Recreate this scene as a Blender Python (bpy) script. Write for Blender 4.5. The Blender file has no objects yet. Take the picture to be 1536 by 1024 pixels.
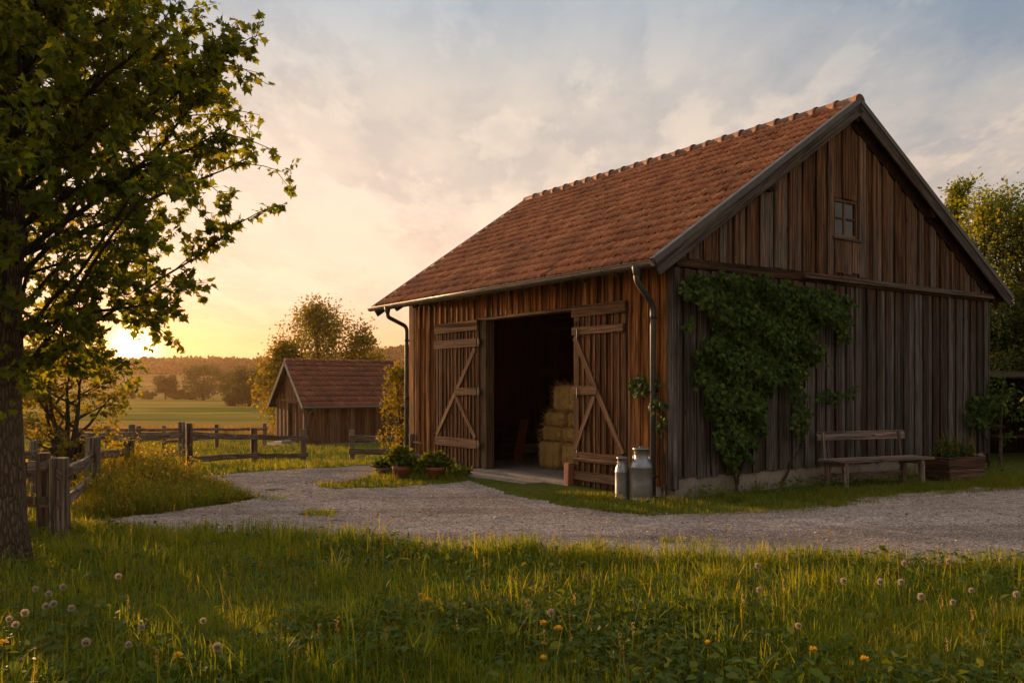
import bpy, math, random
import numpy as np
from mathutils import Vector, Matrix

random.seed(7)
RNG = np.random.default_rng(7)
PI = math.pi
scene = bpy.context.scene
COL = scene.collection
F = 1300.0          # focal length in photograph pixels
HZ = 580.0          # horizon row
EYE = 1.6

# ------------------------------------------------------------------ terrain
_ty = np.array([-80, 15, 20, 29, 40, 55, 85, 150, 250, 330, 420, 480, 650, 1200.])
_tz = np.array([0, 0, -.28, -.9, -1.12, -1.38, -1.8, -1.5, -.7, 1.2, 4.6, 8.0, 8.0, 8.0])
_hx = np.array([-700, -420, -310, -230, -180, -130, -84, 0, 500.])
_hz = np.array([4, 8, 11.5, 15, 13.5, 17, 24, 27, 25.])
def sstep(a, b, x):
    t = np.clip((x - a) / (b - a), 0, 1)
    return t * t * (3 - 2 * t)
def th(x, y):
    x = np.asarray(x, float); y = np.asarray(y, float)
    z = np.interp(y, _ty, _tz)
    w = 1 - sstep(-1.0, 7.0, x) * (1 - sstep(45, 80, y))
    z = z * w
    hill = (np.interp(x, _hx, _hz) - 8.0) * sstep(470, 660, y)
    return z + hill + sstep(80, 200, y) * (.14 * np.sin(x * .05 + 1) + .12 * np.sin(y * .06 + x * .02))
def G(px, y):
    """where the sight line of a photograph pixel meets the ground"""
    Y = 2080.0 / max(y - HZ, 1)
    for _ in range(60):
        x = (px - 768) / F * Y
        Yn = (EYE - float(th(x, Y))) * F / (y - HZ)
        Y = .5 * Y + .5 * Yn
    return ((px - 768) / F * Y, Y)
def gpoly(pts): return [G(*p) for p in pts]
def in_poly(P, poly):
    x, y = P[:, 0], P[:, 1]
    r = np.zeros(len(P), bool)
    n = len(poly)
    for i in range(n):
        x0, y0 = poly[i]; x1, y1 = poly[(i + 1) % n]
        c = ((y0 > y) != (y1 > y))
        with np.errstate(divide='ignore', invalid='ignore'):
            xi = (x1 - x0) * (y - y0) / ((y1 - y0) if y1 != y0 else 1e-9) + x0
        r ^= c & (x < xi)
    return r
def wob(x, y, s=1.0, seed=0):
    a = seed * 1.7
    return (np.sin(x * s * 1.3 + y * s * .7 + a) + np.sin(-x * s * .9 + y * s * 2.1 + a * 2.1) +
            np.sin(x * s * 2.7 - y * s * 1.9 + a * .6) * .6 + np.sin(x * s * 4.9 + y * s * 5.3 + a * 3) * .35) / 2.95

# ------------------------------------------------------------------ objects
def tag(o, label=None, cat=None, group=None, kind=None):
    if label: o['label'] = label
    if cat: o['category'] = cat
    if group: o['group'] = group
    if kind: o['kind'] = kind
    return o
def empty(name, loc=(0, 0, 0), rz=0., label=None, cat=None, group=None):
    o = bpy.data.objects.new(name, None); COL.objects.link(o)
    o.empty_display_size = .2
    o.location = loc; o.rotation_euler = (0, 0, rz)
    return tag(o, label, cat, group)
def link_mesh(name, me, m, parent=None):
    o = bpy.data.objects.new(name, me); COL.objects.link(o)
    if m is not None: me.materials.append(m)
    if parent is not None: o.parent = parent
    return o
KIDS = {}
def kids(o): return [c for c in bpy.data.objects if c.parent == o]
def copy_tree(o, parent=None):
    ch = kids(o)
    c = o.copy(); COL.objects.link(c)
    if parent is not None: c.parent = parent
    for k in ch: copy_tree(k, c)
    return c

def np_mesh(name, V, loops, totals, rnd=None, smooth=False, uv=None):
    me = bpy.data.meshes.new(name)
    V = np.ascontiguousarray(V, np.float32); loops = np.ascontiguousarray(loops, np.int32)
    totals = np.ascontiguousarray(totals, np.int32)
    me.vertices.add(len(V)); me.vertices.foreach_set('co', V.ravel())
    me.loops.add(len(loops)); me.loops.foreach_set('vertex_index', loops)
    me.polygons.add(len(totals))
    starts = np.concatenate(([0], np.cumsum(totals)[:-1])).astype(np.int32)
    me.polygons.foreach_set('loop_start', starts)
    me.polygons.foreach_set('loop_total', totals)
    if smooth: me.polygons.foreach_set('use_smooth', np.ones(len(totals), bool))
    if uv is not None:
        l = me.uv_layers.new(name='UVMap'); l.data.foreach_set('uv', np.ascontiguousarray(uv, np.float32).ravel())
    me.update(calc_edges=True)
    if rnd is not None:
        a = me.attributes.new('rnd', 'FLOAT', 'FACE'); a.data.foreach_set('value', np.ascontiguousarray(rnd, np.float32))
    me.validate()
    return me

class MB:
    def __init__(s): s.v = []; s.f = []; s.uv = []; s.r = []; s.sm = []
    def face(s, idx, uvs, rnd, sm=False):
        s.f.append(idx); s.uv.extend(uvs); s.r.append(rnd); s.sm.append(sm)
    def hexa(s, c, rnd=None, g=2):
        """eight corners, index = ix + 2*iy + 4*iz; g = grain axis"""
        if rnd is None: rnd = random.random()
        b = len(s.v); c = [Vector(p) for p in c]; s.v.extend(c)
        L = [(c[1] - c[0]).length, (c[2] - c[0]).length, (c[4] - c[0]).length]
        ou, ov = random.random() * 50, random.random() * 50
        for q in ((0, 4, 6, 2), (1, 3, 7, 5), (0, 1, 5, 4), (2, 6, 7, 3), (0, 2, 3, 1), (4, 5, 7, 6)):
            uvs = []
            for i in q:
                p = [(i & 1) * L[0], (i >> 1 & 1) * L[1], (i >> 2 & 1) * L[2]]
                o = [p[k] for k in range(3) if k != g]
                uvs.append((o[0] + o[1] * .97 + ou, p[g] + ov))
            s.face([b + i for i in q], uvs, rnd)
    def box(s, x0, x1, y0, y1, z0, z1, rnd=None, g=None, j=0.):
        if g is None:
            d = [abs(x1 - x0), abs(y1 - y0), abs(z1 - z0)]; g = d.index(max(d))
        R = lambda: random.uniform(-j, j)
        c = [(x0 + R(), y0 + R(), z0 + R()), (x1 + R(), y0 + R(), z0 + R()), (x0 + R(), y1 + R(), z0 + R()), (x1 + R(), y1 + R(), z0 + R()),
             (x0 + R(), y0 + R(), z1 + R()), (x1 + R(), y0 + R(), z1 + R()), (x0 + R(), y1 + R(), z1 + R()), (x1 + R(), y1 + R(), z1 + R())]
        s.hexa(c, rnd, g)
    def beam(s, p0, p1, w, h, side=(0, 0, 1), rnd=None, j=0., taper=1.):
        """bar from p0 to p1; w across, h along 'side'"""
        p0 = Vector(p0); p1 = Vector(p1); d = (p1 - p0).normalized(); u = Vector(side)
        u = (u - d * u.dot(d)).normalized(); a = d.cross(u).normalized()
        R = lambda: random.uniform(-j, j)
        c = []
        for p, k in ((p0, 1.), (p1, taper)):
            for sv in (-1, 1):
                for su in (-1, 1):
                    c.append(p + a * (su * w * .5 * k + R()) + u * (sv * h * .5 * k + R()))
        s.hexa(c, rnd, 2)
    def tube(s, pts, rad, n=8, cap=True, rnd=None, sm=True, jag=0.):
        if rnd is None: rnd = random.random()
        pts = [Vector(p) for p in pts]
        if not hasattr(rad, '__len__'): rad = [rad] * len(pts)
        b = len(s.v); k = len(pts); up = None; acc = 0; ou = random.random() * 30; vs = []
        for i, p in enumerate(pts):
            d = (pts[min(i + 1, k - 1)] - pts[max(i - 1, 0)]).normalized()
            if up is None:
                up = Vector((0, 0, 1)) if abs(d.z) < .9 else Vector((1, 0, 0))
            up = (up - d * up.dot(d)).normalized(); a = d.cross(up)
            for q in range(n):
                t = 2 * PI * q / n; r = rad[i] * (1 + random.uniform(-jag, jag))
                s.v.append(p + (up * math.cos(t) + a * math.sin(t)) * r)
            if i: acc += (p - pts[i - 1]).length
            vs.append(acc)
        for i in range(k - 1):
            for q in range(n):
                q2 = (q + 1) % n
                u0 = q / n * 2 * PI * rad[i] + ou; u1 = (q + 1) / n * 2 * PI * rad[i] + ou
                s.face([b + i * n + q, b + i * n + q2, b + (i + 1) * n + q2, b + (i + 1) * n + q],
                       [(u0, vs[i]), (u1, vs[i]), (u1, vs[i + 1]), (u0, vs[i + 1])], rnd, sm)
        if cap:
            s.face([b + q for q in range(n)][::-1], [(ou, 0)] * n, rnd)
            s.face([b + (k - 1) * n + q for q in range(n)], [(ou, acc)] * n, rnd)
    def lathe(s, prof, n=32, c=(0, 0, 0), rnd=.5):
        b = len(s.v)
        for r, z in prof:
            for q in range(n):
                t = 2 * PI * q / n
                s.v.append(Vector((c[0] + r * math.cos(t), c[1] + r * math.sin(t), c[2] + z)))
        for i in range(len(prof) - 1):
            for q in range(n):
                q2 = (q + 1) % n
                s.face([b + i * n + q, b + i * n + q2, b + (i + 1) * n + q2, b + (i + 1) * n + q],
                       [(q / n, prof[i][1]), ((q + 1) / n, prof[i][1]), ((q + 1) / n, prof[i + 1][1]), (q / n, prof[i + 1][1])], rnd, True)
    def build(s, name, m, parent=None, bevel=0., seg=1):
        V = np.array([tuple(v) for v in s.v], np.float32)
        tot = [len(f) for f in s.f]; loops = [i for f in s.f for i in f]
        me = np_mesh(name, V, loops, tot, s.r, uv=np.array(s.uv))
        me.polygons.foreach_set('use_smooth', np.array(s.sm, bool))
        o = link_mesh(name, me, m, parent)
        if bevel:
            md = o.modifiers.new('b', 'BEVEL'); md.width = bevel; md.segments = seg; md.limit_method = 'ANGLE'; md.angle_limit = 1.0
        return o

# ------------------------------------------------------------------ materials
class NT:
    def __init__(s, tree): s.t = tree
    def n(s, typ, ins=None, **kw):
        x = s.t.nodes.new(typ)
        for k, v in kw.items(): setattr(x, k, v)
        for k, v in (ins or {}).items(): s.set(x, k, v)
        return x
    def set(s, x, k, v):
        i = x.inputs[k]
        if hasattr(v, 'links') or isinstance(v, bpy.types.NodeSocket): s.t.links.new(v, i)
        elif isinstance(v, tuple) and len(v) == 3 and i.type == 'RGBA': i.default_value = (*v, 1)
        else: i.default_value = v
    def math(s, op, a, b=0., c=0., clamp=False):
        x = s.n('ShaderNodeMath', {0: a, 1: b, 2: c}, operation=op); x.use_clamp = clamp
        return x.outputs[0]
    def mix(s, f, a, b, mode='MIX'):
        x = s.n('ShaderNodeMix', data_type='RGBA', blend_type=mode)
        s.set(x, 0, f); s.set(x, 6, a); s.set(x, 7, b); x.clamp_factor = True
        return x.outputs[2]
    def ramp(s, f, stops, interp='LINEAR'):
        x = s.n('ShaderNodeValToRGB', {0: f}); r = x.color_ramp; r.interpolation = interp
        while len(r.elements) < len(stops): r.elements.new(.5)
        for e, (p, c) in zip(r.elements, stops):
            e.position = p; e.color = (*c, 1) if isinstance(c, tuple) else (c, c, c, 1)
        return x.outputs[0]
    def mr(s, v, a, b, c=0., d=1.):
        return s.n('ShaderNodeMapRange', {0: v, 1: a, 2: b, 3: c, 4: d}).outputs[0]
    def noise(s, vec, scale, detail=4., rough=.55, w=None):
        return s.n('ShaderNodeTexNoise', {'Vector': vec, 'Scale': scale, 'Detail': detail, 'Roughness': rough}).outputs[0]
    def vmul(s, vec, v):
        return s.n('ShaderNodeVectorMath', {0: vec, 1: v}, operation='MULTIPLY').outputs[0]
def newmat(name):
    m = bpy.data.materials.new(name); m.use_nodes = True
    t = m.node_tree; t.nodes.clear(); N = NT(t)
    out = N.n('ShaderNodeOutputMaterial')
    return m, N, out
def attr(N, name='rnd'): return N.n('ShaderNodeAttribute', attribute_name=name).outputs['Fac']
def bsdf(N, out, col, rough=.7, bump=None, bdist=.01, metal=0., spec=.4):
    p = N.n('ShaderNodeBsdfPrincipled', {'Base Color': col, 'Roughness': rough, 'Metallic': metal, 'Specular IOR Level': spec})
    if bump is not None:
        b = N.n('ShaderNodeBump', {'Height': bump, 'Strength': .8, 'Distance': bdist}); N.set(p, 'Normal', b.outputs[0])
    if out is not None: N.set(out, 0, p.outputs[0])
    return p

def wood(name, warm, dark, grey, g_lo=.3, g_hi=.7, zfade=None, bright=(.6, 1.25), rough=.8):
    """boards: grain runs along UV v (metres); weathering greys them by board, patch and height"""
    m, N, out = newmat(name)
    uv = N.n('ShaderNodeTexCoord').outputs['UV']
    r = attr(N)
    fine = N.noise(N.vmul(uv, (75, 2.2, 1)), 1., 5, .65)
    mid = N.noise(N.vmul(uv, (16, .9, 1)), 1., 4, .6)
    big = N.noise(N.vmul(uv, (3.2, .55, 1)), 1., 3, .5)
    c = N.mix(N.mr(mid, .36, .64), warm, dark)
    gf = N.math('ADD', N.math('MULTIPLY', big, .7), N.math('MULTIPLY', N.math('SUBTRACT', r, .5), .34))
    if zfade:
        z = N.n('ShaderNodeSeparateXYZ', {0: N.n('ShaderNodeNewGeometry').outputs['Position']}).outputs[2]
        for (za, zb, amt) in zfade:
            gf = N.math('ADD', gf, N.mr(z, za, zb, amt, 0.))
    gm = N.mr(gf, g_lo, g_hi)
    gc = N.mix(fine, tuple(x * .5 for x in grey), tuple(min(1, x * 1.35) for x in grey))
    c = N.mix(gm, c, gc)
    g2 = N.mr(fine, .30, .70, .30, 1.3)
    c = N.mix(1., c, g2, 'MULTIPLY')
    b = N.mr(r, 0, 1, *bright)
    c = N.mix(1., c, b, 'MULTIPLY')
    vo = N.n('ShaderNodeTexVoronoi', {'Vector': N.vmul(uv, (7, 1.6, 1)), 'Scale': 1.}).outputs['Distance']
    kn = N.mr(vo, .05, .11, .3, 1.)
    c = N.mix(1., c, kn, 'MULTIPLY')
    streak = N.noise(N.vmul(uv, (30, .5, 1)), 1., 6, .7)
    c = N.mix(1., c, N.mr(streak, .36, .60, .20, 1.25), 'MULTIPLY')
    bsdf(N, out, c, rough, N.math('ADD', fine, N.math('MULTIPLY', kn, .5)), .006, spec=.08)
    return m

M = {}
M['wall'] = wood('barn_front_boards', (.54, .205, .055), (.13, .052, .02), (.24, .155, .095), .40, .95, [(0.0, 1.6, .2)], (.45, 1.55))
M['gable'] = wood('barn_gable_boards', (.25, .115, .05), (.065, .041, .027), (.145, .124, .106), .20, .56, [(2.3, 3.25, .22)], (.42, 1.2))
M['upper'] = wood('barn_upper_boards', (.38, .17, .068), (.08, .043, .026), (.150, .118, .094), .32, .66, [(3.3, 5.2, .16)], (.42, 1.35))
M['trim'] = wood('barn_trim_boards', (.15, .105, .072), (.07, .052, .04), (.15, .135, .12), .2, .5, None, (.8, 1.1))
M['door'] = wood('door_planks', (.29, .122, .048), (.08, .037, .02), (.19, .13, .085), .4, .85, [(0.0, .9, .2)], (.55, 1.25))
M['bar'] = wood('door_bars', (.25, .125, .058), (.12, .062, .034), (.21, .145, .095), .35, .8, None, (.8, 1.2))
M['post'] = wood('oak_post', (.22, .12, .06), (.11, .065, .04), (.20, .155, .11), .25, .6, None, (.8, 1.1))
M['fence'] = wood('fence_wood', (.24, .16, .10), (.10, .07, .05), (.27, .225, .18), .25, .6, None, (.7, 1.2))
M['bench'] = wood('bench_wood', (.32, .22, .16), (.18, .125, .095), (.33, .28, .25), .3, .7, None, (.85, 1.15))
M['shed'] = wood('shed_boards', (.27, .12, .05), (.09, .042, .024), (.16, .115, .085), .4, .85, [(-1.2, 0.2, .15)], (.55, 1.3))
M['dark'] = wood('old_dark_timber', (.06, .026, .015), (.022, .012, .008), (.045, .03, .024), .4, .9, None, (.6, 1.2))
M['box'] = wood('planter_wood', (.22, .12, .075), (.09, .05, .036), (.19, .14, .11), .4, .8, None, (.7, 1.15))

def tilemat(name, a, b, c_):
    m, N, out = newmat(name); r = attr(N)
    P = N.n('ShaderNodeTexCoord').outputs['Object']
    c = N.ramp(r, [(0, b), (.35, a), (.7, a), (.9, c_), (1., tuple(x * .6 for x in b))])
    n1 = N.noise(P, 1.1, 4, .6); n2 = N.noise(P, 22., 4, .65)
    c = N.mix(N.mr(n1, .45, .75, 0, .55), c, (.085, .05, .036))
    c = N.mix(1., c, N.mr(n2, .25, .75, .5, 1.25), 'MULTIPLY')
    c = N.mix(N.mr(N.noise(P, 6.5, 5, .7), .58, .70, 0, .6), c, (.12, .11, .06))
    c = N.mix(N.mr(N.noise(P, 45., 3, .6), .5, .68, 0, .6), c, (.07, .045, .03))
    bsdf(N, out, c, .72, n2, .004, spec=.2)
    return m
M['tile'] = tilemat('roof_tiles', (.46, .165, .066), (.32, .105, .045), (.58, .24, .10))
M['ridge'] = tilemat('ridge_tiles', (.24, .105, .055), (.17, .075, .045), (.29, .135, .075))
M['shedtile'] = tilemat('shed_tiles', (.24, .078, .042), (.18, .06, .036), (.30, .11, .06))

def simple(name, a, b, sc=6., rough=.8, metal=0., bd=.004, det=5, spec=.4, dirt=None):
    m, N, out = newmat(name)
    P = N.n('ShaderNodeTexCoord').outputs['Object']
    n = N.noise(P, sc, det, .6); n2 = N.noise(P, sc * 9, 4, .6)
    c = N.mix(N.mr(n, .3, .7), a, b)
    c = N.mix(1., c, N.mr(n2, .25, .75, .75, 1.2), 'MULTIPLY')
    if dirt: c = N.mix(N.mr(N.noise(P, sc * 2.2, 6, .7), .52, .7, 0, .7), c, dirt)
    bsdf(N, out, c, rough, N.math('ADD', n, n2), bd, metal, spec)
    return m
M['concrete'] = simple('old_concrete', (.30, .25, .20), (.20, .165, .13), 3., .9, 0, .01, 6, .3, (.10, .085, .06))
M['floor'] = simple('barn_floor', (.20, .165, .13), (.13, .105, .085), 1.6, .85, 0, .006)
M['zinc'] = simple('galvanised_steel', (.30, .31, .32), (.20, .21, .22), 9., .42, .85, .002, 5, .5, (.24, .23, .21))
M['gutter'] = simple('gutter_metal', (.22, .185, .14), (.16, .14, .11), 5., .45, .6, .001)
M['pipe'] = simple('downpipe_metal', (.10, .092, .08), (.07, .065, .058), 5., .55, .25, .001)
M['iron'] = simple('dark_iron', (.035, .03, .028), (.05, .04, .033), 9., .6, .5, .001)
M['pot'] = simple('terracotta', (.34, .12, .06), (.24, .085, .05), 7., .85, 0, .003, 5, .3, (.20, .13, .10))
M['redpot'] = simple('red_glazed_clay', (.22, .05, .035), (.15, .04, .03), 7., .6, 0, .002)
M['darkpot'] = simple('dark_clay', (.07, .035, .028), (.05, .028, .024), 7., .7, 0, .002)
M['greypot'] = simple('grey_clay', (.24, .19, .165), (.17, .135, .12), 7., .85, 0, .002)
M['brick'] = simple('brick_block', (.30, .115, .06), (.22, .085, .05), 9., .85, 0, .004)
M['redboard'] = simple('red_painted_board', (.20, .045, .03), (.13, .035, .025), 5., .7, 0, .002)
M['soil'] = simple('soil', (.05, .034, .022), (.03, .022, .015), 8., .95, 0, .02, 5, .03)
M['stone'] = simple('field_stone', (.30, .27, .23), (.20, .18, .155), 4., .9, 0, .01)
M['twine'] = simple('baler_twine', (.25, .18, .10), (.2, .14, .08), 20., .9)

def leafmat(name, cols, trans=.45, rough=.55, warm=(1.25, 1.0, .35)):
    m, N, out = newmat(name); r = attr(N)
    k = len(cols)
    c = N.ramp(r, [(i / (k - 1), cols[i]) for i in range(k)])
    p = bsdf(N, None, c, max(rough, .6), spec=.12)
    t = N.n('ShaderNodeBsdfTranslucent', {'Color': N.mix(1., c, warm, 'MULTIPLY')})
    x = N.n('ShaderNodeMixShader', {0: trans, 1: p.outputs[0], 2: t.outputs[0]})
    N.set(out, 0, x.outputs[0])
    return m
M['maple'] = leafmat('maple_leaves', [(.07, .105, .018), (.105, .145, .022), (.15, .175, .027), (.23, .21, .036)], .62, .6, (2.1, 1.6, .4))
M['smalltree'] = leafmat('young_tree_leaves', [(.085, .11, .014), (.15, .16, .02), (.25, .21, .03)], .5, .55, (2.2, 1.5, .3))
M['bushleaf'] = leafmat('shrub_leaves', [(.08, .10, .014), (.14, .14, .018), (.25, .195, .025)], .5, .6, (2.2, 1.5, .3))
M['fartree'] = leafmat('far_tree_leaves', [(.045, .062, .016), (.07, .085, .02), (.11, .11, .026)], .35, .7, (1.4, 1.1, .4))
M['forest'] = leafmat('wood_canopy', [(.022, .026, .010), (.03, .033, .012), (.045, .045, .015)], .05, .9)
M['vine'] = leafmat('vine_leaves', [(.022, .045, .010), (.045, .085, .016), (.085, .13, .022), (.15, .175, .032)], .35, .45, (1.2, 1.1, .4))
M['potleaf'] = leafmat('pot_plant_leaves', [(.055, .095, .016), (.095, .14, .02), (.165, .185, .03)], .45, .5)
M['herb'] = leafmat('planter_leaves', [(.03, .055, .014), (.055, .08, .02), (.10, .11, .03)], .35, .55)
M['grass'] = leafmat('meadow_grass', [(.055, .10, .012), (.095, .15, .016), (.15, .20, .022), (.21, .20, .03), (.32, .25, .07)], .5, .5, (2.3, 1.7, .3))
M['lawn'] = leafmat('lawn_grass', [(.07, .10, .014), (.11, .145, .018), (.17, .19, .025), (.25, .22, .04)], .45, .6, (2.2, 1.6, .3))
M['weed'] = leafmat('weed_stems', [(.06, .09, .012), (.11, .135, .018), (.21, .19, .03), (.42, .30, .06)], .5, .6, (2.2, 1.5, .3))
M['crop'] = leafmat('ripe_crop', [(.24, .17, .05), (.34, .24, .075), (.42, .30, .10)], .35, .7, (1.3, 1., .5))
M['hay'] = leafmat('hay', [(.26, .15, .042), (.38, .23, .07), (.52, .34, .12)], .15, .7, (1., .9, .6))
M['straw'] = leafmat('straw', [(.36, .22, .07), (.48, .31, .10), (.6, .42, .16)], .2, .6, (1., .9, .6))
M['fluff'] = leafmat('dandelion_fluff', [(.46, .40, .31), (.58, .50, .40)], .55, .8, (1., .95, .9))
M['yellow'] = leafmat('yellow_petals', [(.72, .42, .02), (.80, .52, .03)], .35, .6, (1., .9, .4))

def barkmat(name, a, b, sc=1.):
    m, N, out = newmat(name)
    P = N.n('ShaderNodeTexCoord').outputs['Object']
    v = N.n('ShaderNodeTexVoronoi', {'Vector': N.vmul(P, (34 * sc, 34 * sc, 8 * sc)), 'Scale': 1., 'Randomness': 1.}, feature='DISTANCE_TO_EDGE').outputs['Distance']
    n = N.noise(P, 14 * sc, 6, .7); n3 = N.noise(P, 2.2 * sc, 3, .5)
    h = N.math('ADD', N.mr(v, 0, .25), N.math('MULTIPLY', n, .8))
    c = N.mix(N.mr(h, .3, 1.3), b, a)
    c = N.mix(N.mr(n3, .5, .7, 0, .5), c, (.10, .10, .055))
    bsdf(N, out, c, .9, h, .03, spec=.2)
    return m
M['bark'] = barkmat('maple_bark', (.16, .115, .08), (.05, .034, .024))
M['twig'] = barkmat('twig_bark', (.10, .07, .05), (.045, .03, .022), 2.)

def rough_ground(N, out, c, h, dist):
    b = N.n('ShaderNodeBump', {'Height': h, 'Strength': .8, 'Distance': dist})
    N.set(out, 0, N.n('ShaderNodeBsdfDiffuse', {'Color': c, 'Roughness': .6, 'Normal': b.outputs[0]}).outputs[0])
def groundmat():
    m, N, out = newmat('meadow_ground')
    P = N.n('ShaderNodeNewGeometry').outputs['Position']
    s = N.n('ShaderNodeSeparateXYZ', {0: P}); Y = s.outputs[1]
    n1 = N.noise(P, .35, 4, .6); n2 = N.noise(P, 6., 5, .7); nf = N.noise(N.vmul(P, (.022, .05, 1)), 1., 5, .6)
    near = N.mix(N.mr(n1, .35, .65), (.075, .10, .018), (.12, .12, .028))
    near = N.mix(1., near, N.mr(n2, .25, .75, .5, 1.4), 'MULTIPLY')
    field = N.mix(N.mr(nf, .42, .55), (.135, .155, .028), (.36, .26, .055))
    field = N.mix(N.mr(N.noise(N.vmul(P, (.004, .09, 1)), 1., 3, .5), .48, .58, 0, .7), field, (.26, .20, .05))
    far = N.mix(N.mr(nf, .45, .58), (.30, .20, .06), (.17, .14, .045))
    crop = (.34, .22, .06)
    Yn = N.math('ADD', Y, N.math('MULTIPLY', N.math('SUBTRACT', n1, .5), 6.))
    c = N.mix(N.mr(Yn, 44, 47), near, crop)
    c = N.mix(N.mr(Yn, 82, 86), c, field)
    c = N.mix(N.mr(Y, 255, 275), c, far)
    rough_ground(N, out, c, N.math('ADD', n2, N.math('MULTIPLY', N.noise(P, 1.6, 3, .6), N.mr(Y, 40, 90, 0., 2.5))), .08)
    return m
M['ground'] = groundmat()
def gravelmat():
    m, N, out = newmat('gravel')
    P = N.n('ShaderNodeNewGeometry').outputs['Position']
    v = N.n('ShaderNodeTexVoronoi', {'Vector': P, 'Scale': 52.}); v2 = N.n('ShaderNodeTexVoronoi', {'Vector': P, 'Scale': 95.})
    n1 = N.noise(P, .7, 4, .6); n2 = N.noise(P, 4., 5, .7)
    g = N.n('ShaderNodeSeparateColor', {0: v.outputs['Color']}).outputs[0]
    c = N.mix(N.mr(n1, .35, .65), (.42, .33, .28), (.55, .44, .38))
    c = N.mix(1., c, N.mr(g, 0, 1, .45, 1.4), 'MULTIPLY')
    rut = N.noise(N.vmul(P, (.10, .85, 1)), 1., 4, .6)
    c = N.mix(N.mr(rut, .48, .62, 0, .6), c, N.mix(1., c, (.50, .46, .42), 'MULTIPLY'))
    c = N.mix(N.mr(n2, .5, .72, 0, .65), c, (.15, .11, .08))
    c = N.mix(1., c, N.mr(v.outputs['Distance'], .2, .75, 1.1, .75), 'MULTIPLY')
    h = N.math('SUBTRACT', N.math('ADD', N.math('MULTIPLY', n2, .5), N.math('MULTIPLY', N.noise(P, 45., 4, .7), .8)), N.math('MULTIPLY', v2.outputs['Distance'], .35))
    rough_ground(N, out, c, h, .02)
    return m
M['gravel'] = gravelmat()
def pebblemat():
    m, N, out = newmat('pebbles'); r = attr(N)
    c = N.ramp(r, [(0, (.16, .12, .09)), (.5, (.38, .29, .23)), (.85, (.52, .42, .34)), (1., (.64, .54, .46))])
    bsdf(N, out, c, .85, spec=.15); return m
M['pebble'] = pebblemat()
def glassmat():
    m, N, out = newmat('window_glass')
    p = bsdf(N, out, (.012, .014, .016), .05, spec=.5)
    return m
M['glass'] = glassmat()

# ------------------------------------------------------------------ leaves, blades, trees
MAPLE = np.array([(0, 0), (.16, .04), (.42, .02), (.34, .2), (.62, .42), (.40, .46), (.36, .66), (.2, .6), (0, 1.05),
                  (-.2, .6), (-.36, .66), (-.40, .46), (-.62, .42), (-.34, .2), (-.42, .02), (-.16, .04)])
OVAL = np.array([(0, 0), (.26, .25), (.30, .55), (0, 1.0), (-.30, .55), (-.26, .25)])
RHOM = np.array([(0, 0), (.42, .45), (0, 1.0), (-.42, .45)])
def unit(a): return a / np.maximum(np.linalg.norm(a, axis=-1, keepdims=True), 1e-9)
def leaf_mesh(name, P, tip, nrm, size, tmpl, rnd, fold=.22, droop=.25):
    P = np.asarray(P); N = len(P); k = len(tmpl)
    y = unit(np.asarray(tip)); n = np.asarray(nrm); x = unit(np.cross(y, n)); z = np.cross(x, y)
    sz = np.asarray(size).reshape(N, 1, 1)
    tx = tmpl[:, 0].reshape(1, k, 1); ty = tmpl[:, 1].reshape(1, k, 1)
    V = P[:, None, :] + sz * (x[:, None, :] * tx + y[:, None, :] * ty + z[:, None, :] * (fold * np.abs(tx) - droop * ty * ty))
    return np_mesh(name, V.reshape(-1, 3), np.arange(N * k), np.full(N, k), rnd)
def rdir(n, up=0.):
    v = RNG.normal(size=(n, 3)); v[:, 2] += up
    return unit(v)
def blade_mesh(name, xy, h, w, lean, rnd, z0=None):
    N = len(xy)
    base = np.zeros((N, 3)); base[:, :2] = xy; base[:, 2] = th(xy[:, 0], xy[:, 1]) - .005 if z0 is None else z0
    a = RNG.uniform(0, 2 * PI, N); d = np.stack([np.cos(a), np.sin(a), np.zeros(N)], 1)
    a2 = a + PI / 2 + RNG.normal(0, .5, N); s = np.stack([np.cos(a2), np.sin(a2), np.zeros(N)], 1)
    rows = []
    for t, k in ((0, .8), (.4, 1.), (.75, .65), (1., 0.)):
        c = base + d * (lean * h * t ** 2)[:, None]; c[:, 2] += h * t * (1 - .38 * np.minimum(lean, 1.6) * t ** 1.5)
        if k: rows += [c - s * (w * k * .5)[:, None], c + s * (w * k * .5)[:, None]]
        else: rows += [c]
    V = np.stack(rows, 1).reshape(-1, 3)
    b = (np.arange(N) * 7)[:, None]
    loops = (b + np.array([0, 1, 3, 2, 2, 3, 5, 4, 4, 5, 6])[None]).ravel()
    tot = np.tile([4, 4, 3], N)
    return np_mesh(name, V, loops, tot, np.repeat(rnd, 3))
def scatter(poly, n, clump=0.):
    poly = np.array(poly); lo = poly.min(0); hi = poly.max(0)
    A = RNG.uniform(lo, hi, (n * 3, 2))
    if clump:
        c = RNG.uniform(lo, hi, (max(4, n // 40), 2))
        B = c[RNG.integers(0, len(c), int(n * 3 * clump))] + RNG.normal(0, .07, (int(n * 3 * clump), 2))
        A = np.concatenate([A[:int(n * 3 * (1 - clump))], B]); RNG.shuffle(A)
    A = A[in_poly(A, [tuple(p) for p in poly])]
    return A[:n]

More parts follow.
